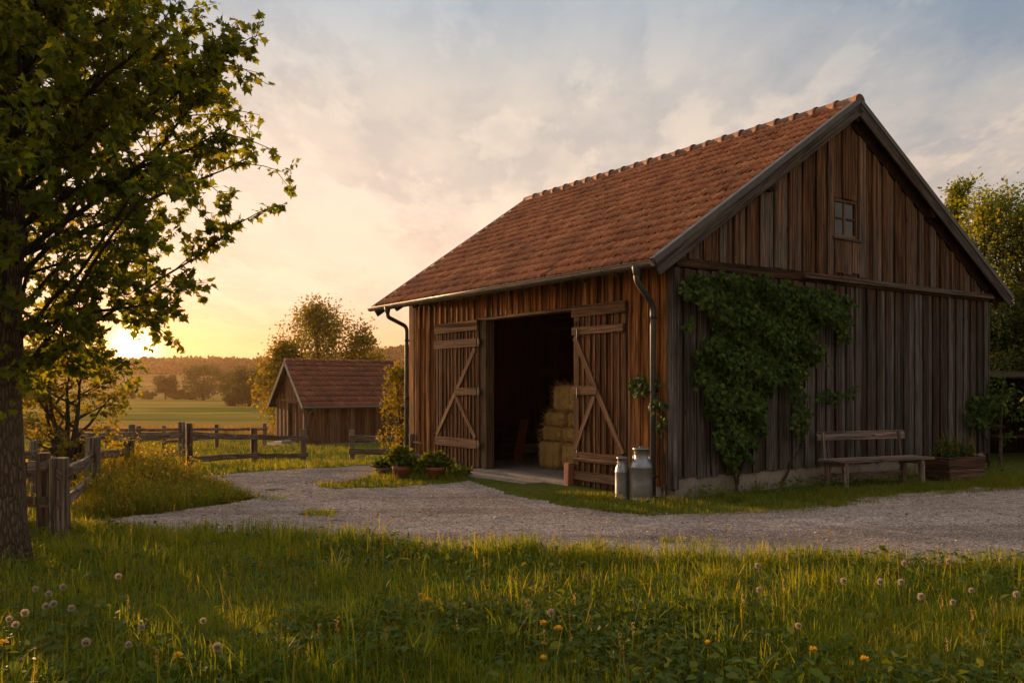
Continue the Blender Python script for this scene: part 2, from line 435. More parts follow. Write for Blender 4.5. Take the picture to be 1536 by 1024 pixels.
def make_tree(root, base, height, tr, env, n_limb, n_twig, n_leaf, lsize, tmpl, leafm, barkm, h0, elev=(30, 60), seed=1,
              lean=(0, 0), twig_len=.28, sides=10, multi=0, droop=.35, flare=1.5, spread=.1, subs=0):
    """env: (z, r) crown envelope above the base. Parts: trunk, limbs, crown."""
    rs = np.random.default_rng(seed); st = random.getstate(); random.seed(seed)
    ez = np.array([e[0] for e in env]); er = np.array([e[1] for e in env])
    rmax = lambda z: float(np.interp(z, ez, er, 0.02, 0.02))
    tb = MB(); lb = MB()
    stems = []
    if multi:
        for i in range(multi):
            a = 2 * PI * (i + rs.uniform(-.2, .2)) / multi; sp = rs.uniform(.25, .5) * er.max()
            pts = []; n = 7; hs = rs.uniform(.72, 1.)
            for k in range(n):
                t = k / (n - 1) * hs
                pts.append(Vector((math.cos(a) * sp * t ** .8 + rs.normal(0, .01) * height, math.sin(a) * sp * t ** .8 + rs.normal(0, .01) * height, height * t * rs.uniform(.92, 1.))))
            pts[0] = Vector((math.cos(a) * tr * .5, math.sin(a) * tr * .5, -.1))
            tb.tube(pts, [max(.006, tr * .7 * (1 - .88 * k / (n - 1))) for k in range(n)], sides)
            stems.append(pts)
    else:
        n = 16; pts = []
        wx, wy = 0, 0
        for k in range(n):
            t = k / (n - 1)
            if k > 1: wx += rs.normal(0, .012) * height; wy += rs.normal(0, .012) * height
            pts.append(Vector((lean[0] * t + wx * t, lean[1] * t + wy * t, -.12 + (height + .12) * t)))
        rad = [tr * ((1 - .9 * (k / (n - 1)) ** 1.1) + (flare - 1) * max(0, 1 - (k / (n - 1)) * height / (tr * 3.2)) ** 2) for k in range(n)]
        tb.tube(pts, rad, sides, jag=.04)
        stems.append(pts)
    def on_stem(st_, z):
        for a, b in zip(st_, st_[1:]):
            if a.z <= z <= b.z: return a.lerp(b, (z - a.z) / max(1e-6, b.z - a.z))
        return st_[-1].copy()
    LP, LT, LN, LS = [], [], [], []
    zt = ez.max()
    def on_twig(a, b, n):
        t = rs.uniform(.1, 1.06, (n, 1)); a = np.array(a)[None]; b = np.array(b)[None]
        LP.append(a + (b - a) * t + rs.normal(0, .007, (n, 3)))
        dd = unit(b - a); tip = rs.normal(0, .75, (n, 3)) + dd * .5; tip[:, 2] -= droop; tip = unit(tip)
        LP[-1] = LP[-1] + tip * lsize * .25
        LT.append(tip); nn = rs.normal(0, .6, (n, 3)); nn[:, 2] += .7; LN.append(nn); LS.append(lsize * rs.uniform(.5, 1.25, n))
    def leaves_at(p, d, n, r):
        q = rs.normal(0, spread, (n, 3)) * r
        along = rs.uniform(-.5, .6, (n, 1)) * twig_len * r
        LP.append(np.array(p)[None] + q + np.array(d)[None] * along)
        tip = rs.normal(0, .6, (n, 3)) + np.array(d)[None] * .6; tip[:, 2] -= droop
        LT.append(tip); nn = rs.normal(0, .55, (n, 3)); nn[:, 2] += .8; LN.append(nn)
        LS.append(lsize * rs.uniform(.55, 1.2, n))
    for i in range(n_limb):
        st_ = stems[i % len(stems)]
        z = h0 + (min(height, zt) * .97 - h0) * ((i + .5 + rs.uniform(-.4, .4)) / n_limb) ** 1.05
        p = on_stem(st_, z); a = i * 2.39996 + rs.normal(0, .35); el = math.radians(rs.uniform(*elev)) * (0.75 + .4 * z / zt)
        d = Vector((math.cos(a) * math.cos(el), math.sin(a) * math.cos(el), math.sin(el)))
        pts = [p.copy()]; seg = max(.1, er.max() * .14); cur = p.copy()
        for k in range(14):
            d = (d + Vector(rs.normal(0, .10, 3)) + Vector((0, 0, .015 if k < 4 else -.05))).normalized()
            nx = cur + d * seg * rs.uniform(.8, 1.2)
            if math.hypot(nx.x - lean[0] * nx.z / height, nx.y - lean[1] * nx.z / height) > rmax(nx.z) * rs.uniform(.9, 1.06) or nx.z > zt * 1.01: break
            pts.append(nx); cur = nx
        if len(pts) < 2: pts.append(p + d * seg * .7)
        m = len(pts); r0 = tr * rs.uniform(.13, .24) * (1.1 - .7 * z / zt) * (.55 if (not multi and z < .32 * zt) else 1.)
        if multi: r0 *= 1.3
        lb.tube(pts, [max(.0035 * er.max() / 1.2, r0 * (1 - .85 * k / (m - 1))) for k in range(m)], 6 if sides > 7 else 4, cap=False)
        L = (m - 1)
        for j in range(n_twig):
            t = (.22 + .78 * (j + rs.uniform(0, 1)) / n_twig) * L
            k = min(int(t), L - 1); q = pts[k].lerp(pts[k + 1], t - k)
            dd = (pts[k + 1] - pts[k]).normalized()
            side = Vector(rs.normal(0, 1, 3)); side = (side - dd * side.dot(dd)).normalized()
            td = (dd * .6 + side * .8 + Vector((0, 0, rs.uniform(-.3, .3)))).normalized()
            tl = twig_len * er.max() * rs.uniform(.35, 1.)
            e = q + td * tl; mid = q + td * tl * .5 + Vector((0, 0, .04 * tl))
            lb.tube([q, mid, e], [.0035 * er.max() / 1.2, .0028 * er.max() / 1.2, .0015 * er.max() / 1.2], 3, cap=False)
            if subs:
                for b_ in range(subs):
                    s_ = q.lerp(e, rs.uniform(.25, 1.)); v_ = Vector(rs.normal(0, 1, 3)); v_ = (td * .7 + (v_ - td * v_.dot(td)).normalized() * .75).normalized()
                    e2 = s_ + v_ * tl * rs.uniform(.3, .6); lb.tube([s_, e2], [.0024 * er.max() / 1.2, .0012 * er.max() / 1.2], 3, cap=False)
                    on_twig(s_, e2, max(1, n_leaf // (subs + 1)))
                on_twig(q, e, max(1, n_leaf // (subs + 1)))
            else:
                for w_ in (.35, .7, 1.):
                    leaves_at(q.lerp(e, w_), td, max(1, int(n_leaf / 3)), er.max())
        (on_twig(pts[-2], pts[-1], n_leaf) if subs else leaves_at(pts[-1], d, n_leaf, er.max()))
    for st_ in stems: leaves_at(st_[-1], Vector((0, 0, 1)), n_leaf, er.max())
    tb.build('trunk', M[barkm], root); lb.build('limbs', M['twig'], root)
    P = np.concatenate(LP); n = len(P)
    rr = np.clip(rs.normal(.45, .22, n) + .12 * np.sin(P[:, 0] * 3 / er.max()) * np.sin(P[:, 2] * 4 / er.max()), 0, 1)
    me = leaf_mesh('crown', P, np.concatenate(LT), np.concatenate(LN), np.concatenate(LS), tmpl, rr)
    o = link_mesh('crown', me, M[leafm], root)
    random.setstate(st)
    return o

# ------------------------------------------------------------------ camera, sun, sky
cam = bpy.data.cameras.new('camera'); co = bpy.data.objects.new('camera', cam); COL.objects.link(co)
co.location = (0, 0, EYE); co.rotation_euler = (PI / 2, 0, 0)
cam.sensor_width = 36; cam.lens = F / 1536 * 36; cam.shift_y = (HZ - 512) / 1536; cam.clip_end = 6000; cam.clip_start = .05
scene.camera = co
GAZ = math.radians(23.6); SAZ, SEL = math.radians(38.), math.radians(3.8)          # left of the view axis, above the horizon
S = Vector((-math.sin(SAZ) * math.cos(SEL), math.cos(SAZ) * math.cos(SEL), math.sin(SEL)))
sl = bpy.data.lights.new('sun', 'SUN'); so = bpy.data.objects.new('sun', sl); COL.objects.link(so)
sl.energy = 5.0; sl.angle = math.radians(.6); sl.color = (1.0, .58, .28)
so.rotation_euler = S.to_track_quat('Z', 'Y').to_euler()

def build_sky():
    w = bpy.data.worlds.new('World'); scene.world = w; w.use_nodes = True
    t = w.node_tree; t.nodes.clear(); N = NT(t)
    out = N.n('ShaderNodeOutputWorld'); bg = N.n('ShaderNodeBackground'); N.set(out, 0, bg.outputs[0])
    d = N.n('ShaderNodeTexCoord').outputs['Generated']
    sx = N.n('ShaderNodeSeparateXYZ', {0: d}); e = sx.outputs[2]
    S0 = (-math.sin(GAZ) * .9989, math.cos(GAZ) * .9992, .041)
    g = N.n('ShaderNodeVectorMath', {0: d, 1: S0}, operation='DOT_PRODUCT').outputs['Value']
    toward = N.ramp(e, [(0, (1.0, .58, .28)), (.05, (.95, .57, .30)), (.10, (.88, .62, .46)), (.21, (.74, .61, .50)), (.31, (.62, .55, .48)), (.40, (.40, .445, .49)), (.6, (.62, .61, .60)), (1, (.62, .62, .62))])
    away = N.ramp(e, [(0, (.80, .56, .37)), (.1, (.72, .56, .43)), (.2, (.50, .445, .40)), (.3, (.31, .345, .385)), (.40, (.20, .28, .37)), (.6, (.52, .52, .53)), (1, (.62, .62, .62))])  # overhead stops of both ramps, out of view, are raised for added fill light
    c = N.mix(N.mr(N.math('ADD', g, N.math('MULTIPLY', N.math('MAXIMUM', N.math('SUBTRACT', N.math('MULTIPLY', sx.outputs[0], -1.), .5), 0.), .9)), .93, .60), toward, away)
    c = N.mix(1., c, N.mr(sx.outputs[0], -.58, -.85, 1., 1.9), 'MULTIPLY')  # unseen sky left of frame boosted, added warm light for barn front and yard
    c = N.mix(1., c, N.mr(g, .45, -.5, 1., .8), 'MULTIPLY')
    den = N.math('ADD', N.math('MAXIMUM', e, 0.), .13)
    cp = N.n('ShaderNodeCombineXYZ', {0: N.math('DIVIDE', sx.outputs[0], den), 1: N.math('DIVIDE', sx.outputs[1], den), 2: .3}).outputs[0]
    n1 = N.noise(N.vmul(cp, (1.5, .8, 1)), 1., 9, .62); n2 = N.noise(N.vmul(cp, (4.6, 2.1, 1)), 1., 10, .6); n3 = N.noise(N.vmul(cp, (.6, .4, 1)), 1.3, 3, .5)
    band = N.mr(n3, .34, .52)
    k1 = N.math('MULTIPLY', N.mr(n1, .43, .60), N.math('MULTIPLY_ADD', band, .7, .3))
    k2 = N.math('MULTIPLY', N.mr(n2, .50, .57), N.math('MULTIPLY', band, N.mr(n1, .30, .5)))
    fade = N.math('MULTIPLY', N.mr(e, .02, .12), N.mr(e, .75, .3, .3, 1.))
    cl = N.mix(1., c, N.mix(N.mr(g, .93, .55), (1.24, 1.21, 1.16), (1.62, 1.38, 1.16)), 'MULTIPLY')
    c = N.mix(N.math('MULTIPLY', N.math('MULTIPLY', k1, .9), fade), c, cl)
    c = N.mix(N.math('MULTIPLY', N.math('MULTIPLY', k2, 1.), fade), c, cl)
    # thin grey undersides
    c = N.mix(N.math('MULTIPLY', N.math('MULTIPLY', N.mr(n1, .50, .40), .6), fade), c, N.mix(1., c, (.88, .90, .94), 'MULTIPLY'))
    # glow round the sun
    def lobe(p, col): 
        q = N.math('POWER', N.math('MAXIMUM', g, 0.), p)
        return N.mix(1., (*col,), q, 'MULTIPLY')
    for p, col in ((60., (.10, .02, .0)), (300., (.5, .16, .0)), (5000., (6., 4.0, 1.6))):
        c = N.mix(1., c, lobe(p, col), 'ADD')
    sky = N.n('ShaderNodeTexSky'); sky.sky_type = 'NISHITA'; sky.sun_disc = False
    sky.sun_elevation = SEL; sky.sun_rotation = -SAZ; sky.dust_density = 2.
    # ground half: what the horizon would bounce
    c = N.mix(N.mr(e, -.02, -.12), c, (.10, .085, .05))
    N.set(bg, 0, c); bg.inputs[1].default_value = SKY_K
    b2 = N.n('ShaderNodeBackground', {0: sky.outputs[0], 1: .0008})
    ad = N.n('ShaderNodeAddShader', {0: bg.outputs[0], 1: b2.outputs[0]}); N.set(out, 0, ad.outputs[0])
SKY_K = .66
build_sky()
scene.view_settings.view_transform = 'Standard'; scene.view_settings.look = 'None'
scene.view_settings.exposure = .76; scene.view_settings.gamma = 1
scene.cycles.max_bounces = 8; scene.cycles.transparent_max_bounces = 8; scene.cycles.volume_bounces = 0
scene.cycles.sample_clamp_indirect = 4

# ------------------------------------------------------------------ ground
def axis(lo, hi, near_lo, near_hi, step, grow):
    a = list(np.arange(near_lo, near_hi + 1e-6, step)); s = step
    while a[-1] < hi: s *= grow; a.append(a[-1] + s)
    s = step
    while a[0] > lo: s *= grow; a.insert(0, a[0] - s)
    return np.array(a)
def grid_mesh(name, X, Y, zf):
    xx, yy = np.meshgrid(X, Y); V = np.stack([xx.ravel(), yy.ravel(), zf(xx, yy).ravel()], 1)
    nx, ny = len(X), len(Y); i = (np.arange(ny - 1)[:, None] * nx + np.arange(nx - 1)[None]).ravel()
    L = np.stack([i, i + 1, i + nx + 1, i + nx], 1)
    return V, L
V, L = grid_mesh('g', axis(-620, 430, -18, 16, .4, 1.12), axis(-60, 1050, 0, 48, .4, 1.07), th)
tag(link_mesh('ground', np_mesh('ground', V, L.ravel(), np.full(len(L), 4), smooth=True), M['ground']), kind='structure')

NEAR_EDGE = gpoly([(-60, 792), (100, 793), (230, 802), (400, 806), (560, 818), (700, 834), (1000, 842), (1300, 848), (1536, 854), (1800, 862)])
GRAVEL = NEAR_EDGE + gpoly([(1900, 722), (1640, 722), (1536, 729), (1400, 739), (1290, 750), (1215, 762), (1010, 773), (900, 768), (830, 757), (760, 742), (700, 722),
    (620, 731), (500, 735), (470, 729), (540, 720), (566, 710), (600, 694), (560, 697), (500, 702), (400, 707), (300, 715), (290, 722), (310, 734), (382, 748), (340, 757), (230, 774), (110, 784), (-60, 786)])
def gravel():
    st = .07
    X = np.arange(-9.5, 14, st); Y = np.arange(7.4, 24, st)
    zf = lambda x, y: th(x, y) + .012 + .012 * wob(x, y, .8, 1) + .006 * wob(x, y, 3.1, 2)
    V, L = grid_mesh('gravel', X, Y, zf)
    c = V[L].mean(1)[:, :2]
    cw = c + np.stack([wob(c[:, 0], c[:, 1], 2.2, 3), wob(c[:, 0], c[:, 1], 2.2, 7)], 1) * .2 + np.stack([wob(c[:, 0], c[:, 1], .9, 13), wob(c[:, 0], c[:, 1], 5., 17)], 1) * .13
    L = L[in_poly(cw, GRAVEL)]
    u, inv = np.unique(L.ravel(), return_inverse=True)
    tag(link_mesh('gravel', np_mesh('gravel', V[u], inv, np.full(len(L), 4), smooth=True), M['gravel']), kind='structure')
    # loose stones
    P = scatter(GRAVEL, 60000)
    P = P[P[:, 1] < 20]
    n = len(P); s = np.minimum(RNG.lognormal(-5.0, .45, n), .035)
    o = np.array([(1, 0, 0), (0, 1, 0), (-1, 0, 0), (0, -1, 0), (0, 0, 1), (0, 0, -.6)], float)
    q = o[None] * RNG.uniform(.6, 1.25, (n, 6, 1)) * s[:, None, None]; q[:, :, 2] *= .6
    a = RNG.uniform(0, 6.28, n); ca, sa = np.cos(a)[:, None], np.sin(a)[:, None]
    q = np.stack([q[..., 0] * ca - q[..., 1] * sa, q[..., 0] * sa + q[..., 1] * ca, q[..., 2]], 2)
    z = zf(P[:, 0], P[:, 1]) + s * .2
    V2 = (q + np.stack([P[:, 0], P[:, 1], z], 1)[:, None, :]).reshape(-1, 3)
    f = np.array([0, 1, 4, 1, 2, 4, 2, 3, 4, 3, 0, 4, 1, 0, 5, 2, 1, 5, 3, 2, 5, 0, 3, 5])
    LL = (np.arange(n)[:, None] * 6 + f[None]).ravel()
    tag(link_mesh('loose_stones', np_mesh('loose_stones', V2, LL, np.full(n * 8, 3), np.repeat(RNG.uniform(0, 1, n), 8)), M['pebble']), kind='stuff')
gravel()

# ------------------------------------------------------------------ barn
BX, BY, BA = 2.324, 12.38, math.radians(35)
BL, BW = 7.92, 8.77
barn = empty('barn', (BX, BY, 0), BA, 'large weathered wooden barn with red tiled gable roof and open double doors', 'barn')
def bw(t, s, z=0):
    """barn frame to world"""
    return Vector((BX + t * math.cos(BA) - s * math.sin(BA), BY + t * math.sin(BA) + s * math.cos(BA), z))
front = lambda a, n, z: (-n, a, z)
gab = lambda a, n, z: (a, -n, z)
rear = lambda a, n, z: (BW + n, a, z)
fargab = lambda a, n, z: (a, BL + n, z)
RT, RZ = 4.14, 6.39
EL, EZL, ER, EZR = -.564, 3.34, 9.334, 3.424
def rz(t):
    return EZL + (t - EL) * (RZ - EZL) / (RT - EL) if t < RT else EZR + (ER - t) * (RZ - EZR) / (ER - RT)
def boards(mb, mp, a0, a1, zlo, zhi, wr, thick=.028, batten=0, lap=0., holes=(), cuts=(), ragged=.0, gap=.004):
    edges = [a0]; brk = sorted([c for c in cuts if a0 < c < a1] + [a1]); k = 0
    for b in brk:
        n = max(1, round((b - edges[-1]) / random.uniform(*wr))); s = edges[-1]
        ws = [random.uniform(*wr) for _ in range(n)]; tot = sum(ws); acc = s
        for w in ws: acc += w * (b - s) / tot; edges.append(acc)
    for i in range(len(edges) - 1):
        x0, x1 = edges[i] + gap, edges[i + 1] - gap; c = (x0 + x1) / 2
        up = lap if i % 2 else 0.
        t = thick + random.uniform(0, .006)
        segs = [(None, None)]
        for (h0, h1, q0, q1) in holes:
            if h0 < c < h1: segs = [(None, q0), (q1, None)]
        r0 = random.random()
        for lo, hi in segs:
            za = (zlo(c) if lo is None else hi if False else lo) if lo is not None else zlo(c) - random.uniform(0, ragged)
            zb0 = zhi(x0) if hi is None else hi; zb1 = zhi(x1) if hi is None else hi
            if min(zb0, zb1) - za < .03: continue
            cs = []
            for zz in (0, 1):
                for nn in (up, up + t):
                    for xx, zb in ((x0, zb0), (x1, zb1)):
                        cs.append(mp(xx, nn, zb if zz else za))
            mb.hexa(cs, r0, 2)
            if batten and i < len(edges) - 2:
                bx = edges[i + 1]; zt = (zhi(bx) if hi is None else hi) - .004
                if not any(abs(bx - h) < .06 for hh in holes for h in hh[:2]):
                    cs = [mp(xx, nn, zt if zz else za + .01) for zz in (0, 1) for nn in (thick + .008, thick + .008 + .022) for xx in (bx - batten / 2, bx + batten / 2)]
                    mb.hexa(cs, random.random(), 2)
C0 = lambda v: (lambda a: v)
def panel(mb, mp, a0, a1, z0, z1, n0, n1, ztop=None):
    zt = ztop or C0(z1)
    mb.hexa([mp(a, n, zt(a) if k else z0) for k in (0, 1) for n in (n0, n1) for a in (a0, a1)], .4, 2)

OS0, OS1, OZ = 2.05, 4.84, 2.85        # door opening
wt = lambda a: rz(0) - .15
m = MB()
boards(m, front, 0.10, BL, C0(.16), wt, (.17, .25), .026, .055, holes=[(OS0, 5.06, 0, OZ + .055)], cuts=(OS0, OS1, 5.06), ragged=.03)
m.build('front_wall', M['wall'], barn, .004)
m = MB()
for a0, a1, z0, z1 in ((.02, OS0, .1, 3.5), (5.06, BL - .02, .1, 3.5), (OS0, 5.06, OZ + .06, 3.5)): panel(m, front, a0, a1, z0, z1, -.05, -.006)
panel(m, gab, .02, BW - .02, .1, 3.3, -.05, -.006)
panel(m, gab, .3, RT, 3.31, 0, -.05, -.006, lambda t: rz(t) - .16); panel(m, gab, RT, BW - .3, 3.31, 0, -.05, -.006, lambda t: rz(t) - .16)
panel(m, rear, .02, BL - .02, .1, 3.5, -.05, -.006); panel(m, fargab, .02, BW - .02, .1, 3.3, -.05, -.006)
panel(m, fargab, .3, RT, 3.31, 0, -.05, -.006, lambda t: rz(t) - .16); panel(m, fargab, RT, BW - .3, 3.31, 0, -.05, -.006, lambda t: rz(t) - .16)
m.build('wall_lining', M['dark'], barn)
WT, WW, WZ0, WZ1 = 3.985, .70, 4.10, 4.76
m = MB()
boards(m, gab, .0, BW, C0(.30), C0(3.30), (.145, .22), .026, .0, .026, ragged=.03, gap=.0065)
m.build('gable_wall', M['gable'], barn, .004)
m = MB()
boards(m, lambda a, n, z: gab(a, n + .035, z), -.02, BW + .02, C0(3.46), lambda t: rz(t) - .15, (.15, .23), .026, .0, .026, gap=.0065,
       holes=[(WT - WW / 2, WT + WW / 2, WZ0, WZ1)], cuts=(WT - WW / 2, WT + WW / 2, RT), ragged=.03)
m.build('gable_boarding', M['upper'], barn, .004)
m = MB()
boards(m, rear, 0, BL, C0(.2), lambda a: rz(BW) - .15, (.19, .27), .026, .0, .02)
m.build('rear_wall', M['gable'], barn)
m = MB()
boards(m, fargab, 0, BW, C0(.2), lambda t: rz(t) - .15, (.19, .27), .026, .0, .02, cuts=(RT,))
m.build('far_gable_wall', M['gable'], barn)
m = MB(); m.box(-.02, BW + .04, -.075, -.008, 3.305, 3.455, g=0, j=.006); m.box(2.8, BW + .09, -.135, -.078, 3.35, 3.44, g=0, j=.008)
m.build('wall_beam', M['gable'], barn, .008)
m = MB(); m.box(-.062, .10, .0, .10, .12, 3.5, .5, 2); m.box(-.060, .02, -.075, -.002, .14, 3.3, .8, 2); m.build('corner_board', M['trim'], barn, .006)
m = MB(); m.box(BW + .005, BW + .055, -.06, .05, .2, 3.3, .5, 2); m.build('corner_board', M['trim'], barn, .006)
# plinth, floor, steps
m = MB()
m.box(.0, BW, -.012, .25, -1.4, .31, .3, 0); m.box(-.012, .25, .252, OS0 - .02, -1.4, .19, .3, 1); m.box(-.012, .25, 5.08, BL, -1.4, .19, .3, 1)
m.box(BW - .25, BW + .01, .252, BL, -1.4, .24, .3, 1); m.box(.252, BW - .252, BL - .25, BL + .01, -1.4, .24, .3, 0)
m.build('plinth', M['concrete'], barn, .012, 2)
m = MB(); m.box(.26, BW - .26, .26, BL - .26, -.4, .045, .3); m.build('floor', M['floor'], barn)
m = MB(); m.box(-.20, .256, 2.19, 5.075, -.4, .05, .3, 1, .004); m.build('step', M['concrete'], barn, .015, 2)
m = MB(); m.box(-.66, -.205, 2.75, 5.55, -.4, .012 + .004, .3, 1, .012); m.build('apron', M['concrete'], barn, .015, 2)
# door frame
m = MB(); m.box(-.05, .14, OS1, 5.055, .05, OZ, .6, 2); m.build('door_post', M['post'], barn, .008)
m = MB(); m.box(-.03, .14, OS0 - .12, OS0 + .02, .05, OZ, .6, 2); m.build('door_post', M['post'], barn, .008)
m = MB(); m.box(-.07, .14, OS0 - .12, 5.09, OZ + .002, OZ + .052, .9, 1); m.build('door_lintel', M['bar'], barn, .006)

def door_leaf(s0, s1, z0, z1, bars, braces, hinge_s, dx=0.):
    s0 += dx; s1 += dx; hinge_s += dx; bars = [(a + dx, b + dx, *r) for a, b, *r in bars]; braces = [(a + dx, za, b + dx, *r) for a, za, b, *r in braces]
    m = MB()
    boards(m, lambda a, n, z: front(a, n + .066, z), s0, s1, C0(z0), C0(z1), (.13, .19), .026, .028, ragged=.06)
    d = m.build('barn_door', M['door'], barn, .004)
    for (a, b, zz0, zz1, n) in bars:
        m = MB(); m.box(-.104 - n, -.1025 + .001, a, b, zz0, zz1, None, 1, .006); m.build('cross_bar', M['bar'], d, .007)
    for (a, za, b, zb, w, n) in braces:
        m = MB(); m.beam((-.118 - n, a, za), (-.118 - n, b, zb), .028, w, (0, 1, .3), None, .003); m.build('brace', M['bar'], d, .006)
    for z in (.5, 1.5, 2.45):
        m = MB(); m.box(-.125, -.09, hinge_s - .045, hinge_s + .045, z - .05, z + .05, .5); m.tube([(-.125, hinge_s, z - .09), (-.125, hinge_s, z + .09)], .016, 8)
        m.build('hinge', M['iron'], d, .004)
    return d
door_leaf(1.08, 2.335, .04, 2.90, [(1.06, 2.345, 2.72, 2.90, .034), (1.10, 2.345, 2.43, 2.56, .034), (1.72, 2.345, 1.47, 1.62, .030), (1.10, 2.30, .40, .56, .034), (1.12, 2.33, .10, .245, .034)],
          [(2.28, 2.40, 1.12, .58, .105, .0), (1.80, 1.45, 2.27, .60, .095, -.002)], 2.20, -.165)
door_leaf(5.15, 6.77, .09, 2.88, [(5.14, 6.76, 2.67, 2.875, .034), (5.17, 6.79, 2.36, 2.53, .034), (5.17, 5.98, 1.43, 1.585, .030), (5.16, 6.73, .42, .60, .034)],
          [(5.24, 2.34, 6.70, .62, .105, .0), (5.95, 1.42, 5.23, .62, .095, -.002)], 5.10, -.13)

# roof
def far_y(f): return 8.45 + .85 * f
def roof_pt(side, f, y, off=0.):
    if side == 0: t = EL + (RT - EL) * f; z = EZL + (RZ - EZL) * f; nx, nz = -(RZ - EZL), (RT - EL)
    else: t = ER + (RT - ER) * f; z = EZR + (RZ - EZR) * f; nx, nz = (RZ - EZR), (ER - RT)
    q = math.hypot(nx, nz)
    return Vector((t + nx / q * off, y, z + nz / q * off))
def tiles(mb, pt, y0f, y1f, rows, cols, rib=.024, step=.04, ribs=2, wid=1.01):
    K = 8 * ribs + 1
    for r in range(rows):
        f0, f1 = r / rows, min(1.0, (r + 1.12) / rows)
        ph = RNG.uniform(-.004, .004)
        for c in range(cols):
            lift = random.uniform(-.007, .009); rn = random.random(); sh = random.uniform(-.0018, .0018)
            b = len(mb.v)
            for f, hgt in ((f0 + sh, step), (f1, .006)):
                ya, yb = y0f(f), y1f(f)
                for k in range(K):
                    u = k / (K - 1); y = ya + (yb - ya) * (c + u * wid) / cols
                    h = rib * (.5 - .5 * math.cos(2 * PI * ribs * u)) ** 2.2
                    mb.v.append(pt(f, y, hgt + h + lift + ph))
            for k in range(K):
                mb.v.append(mb.v[b + k] + (pt(f0, 0, -step - rib * .4) - pt(f0, 0, 0)))
            for k in range(K - 1):
                mb.face([b + k, b + k + 1, b + K + k + 1, b + K + k], [(0, 0)] * 4, rn, True)
                mb.face([b + k + 1, b + k, b + 2 * K + k, b + 2 * K + k + 1], [(0, 0)] * 4, rn)
m = MB()
tiles(m, lambda f, y, o: roof_pt(0, f, y, o), lambda f: -.20, far_y, 17, 62, .034, .05, 1, .87)
tiles(m, lambda f, y, o: roof_pt(1, f, y, o), lambda f: -.20, far_y, 18, 62, .034, .05, 1, .87)
roof = m.build('roof', M['tile'], barn)
def ridge_cap(name, p_y0, p_y1, c, n, r, parent, mm):
    m = MB(); Lq = (p_y1 - p_y0) / n; K = 11
    for i in range(n):
        b = len(m.v); rn = random.random(); ya = p_y0 + i * Lq; dz = random.uniform(-.006, .006)
        for (yy, rr) in ((ya - .0, r * 1.15), (ya + .06, r * 1.13), (ya + .065, r * 1.0), (ya + Lq + .04, r * .93)):
            for k in range(K):
                t = math.radians(-28 + 236 * k / (K - 1))
                m.v.append(Vector((c[0] + rr * math.cos(t) * 1.05, yy, c[1] + rr * math.sin(t) + dz)))
        for j in range(3):
            for k in range(K - 1):
                m.face([b + j * K + k, b + j * K + k + 1, b + (j + 1) * K + k + 1, b + (j + 1) * K + k], [(0, 0)] * 4, rn, j != 1)
    m.v.append(Vector((c[0], p_y0, c[1]))); q = len(m.v) - 1
    for k in range(K - 1): m.face([k, k + 1, q], [(0, 0)] * 3, .1)
    return m.build(name, mm, parent)
ridge_cap('ridge_cap', -.24, 9.28, (RT, RZ + .0), 23, .115, roof, M['ridge'])
m = MB()
for sd in (0, 1):
    m.hexa([roof_pt(sd, f, y, o) for o in (-.10, -.045) for f in (0, .995) for y in (-.19, far_y(f) - .02)], .3, 1)
m.build('roof_deck', M['dark'], barn)
for sd in (0, 1):
    for near in (1, 0):
        m = MB(); f0, f1 = -.012, .9985
        ys = (lambda f: (-.235, -.203)) if near else (lambda f: (far_y(f) + .003, far_y(f) + .03))
        m.hexa([roof_pt(sd, f, ys(f)[k], o) for f in (f0, f1) for o in (-.20, .03) for k in (0, 1)], .5, 2)
        bb = m.build('bargeboard', M['trim'], barn, .004)
        m = MB(); y2 = (lambda f: (-.25, -.15)) if near else (lambda f: (far_y(f) - .04, far_y(f) + .045))
        m.hexa([roof_pt(sd, f, y2(f)[k], o) for f in (f0, f1) for o in (.052, .064) for k in (0, 1)], .5, 2)
        if near: m.hexa([roof_pt(sd, f, (-.252, -.237)[k], o) for f in (f0, f1) for o in (-.02, .051) for k in (0, 1)], .5, 2)
        m.build('flashing', M['pipe'], bb)
m = MB(); m.hexa([roof_pt(1, f, y, o) for o in (-.34, -.105) for f in (.02, .975) for y in (-.10, -.068)], .3, 2); m.build('verge_shade_strip', M['dark'], barn)  # added dark strip, stands in for the shaded soffit under the right verge
for i in range(11):
    y = .05 + i * .78; m = MB(); m.beam(roof_pt(0, .02, y, -.155), roof_pt(0, .25, y, -.155), .09, .11, (0, 0, 1), .4); m.build('rafter_tail', M['post'], barn)
for t, z in ((RT, RZ - .32), (1.9, rz(1.9) - .33), (6.5, rz(6.5) - .33)):
    m = MB(); m.box(t - .07, t + .07, -.195, .3, z, z + .17, .5, 1); m.build('purlin', M['dark'], barn, .006)
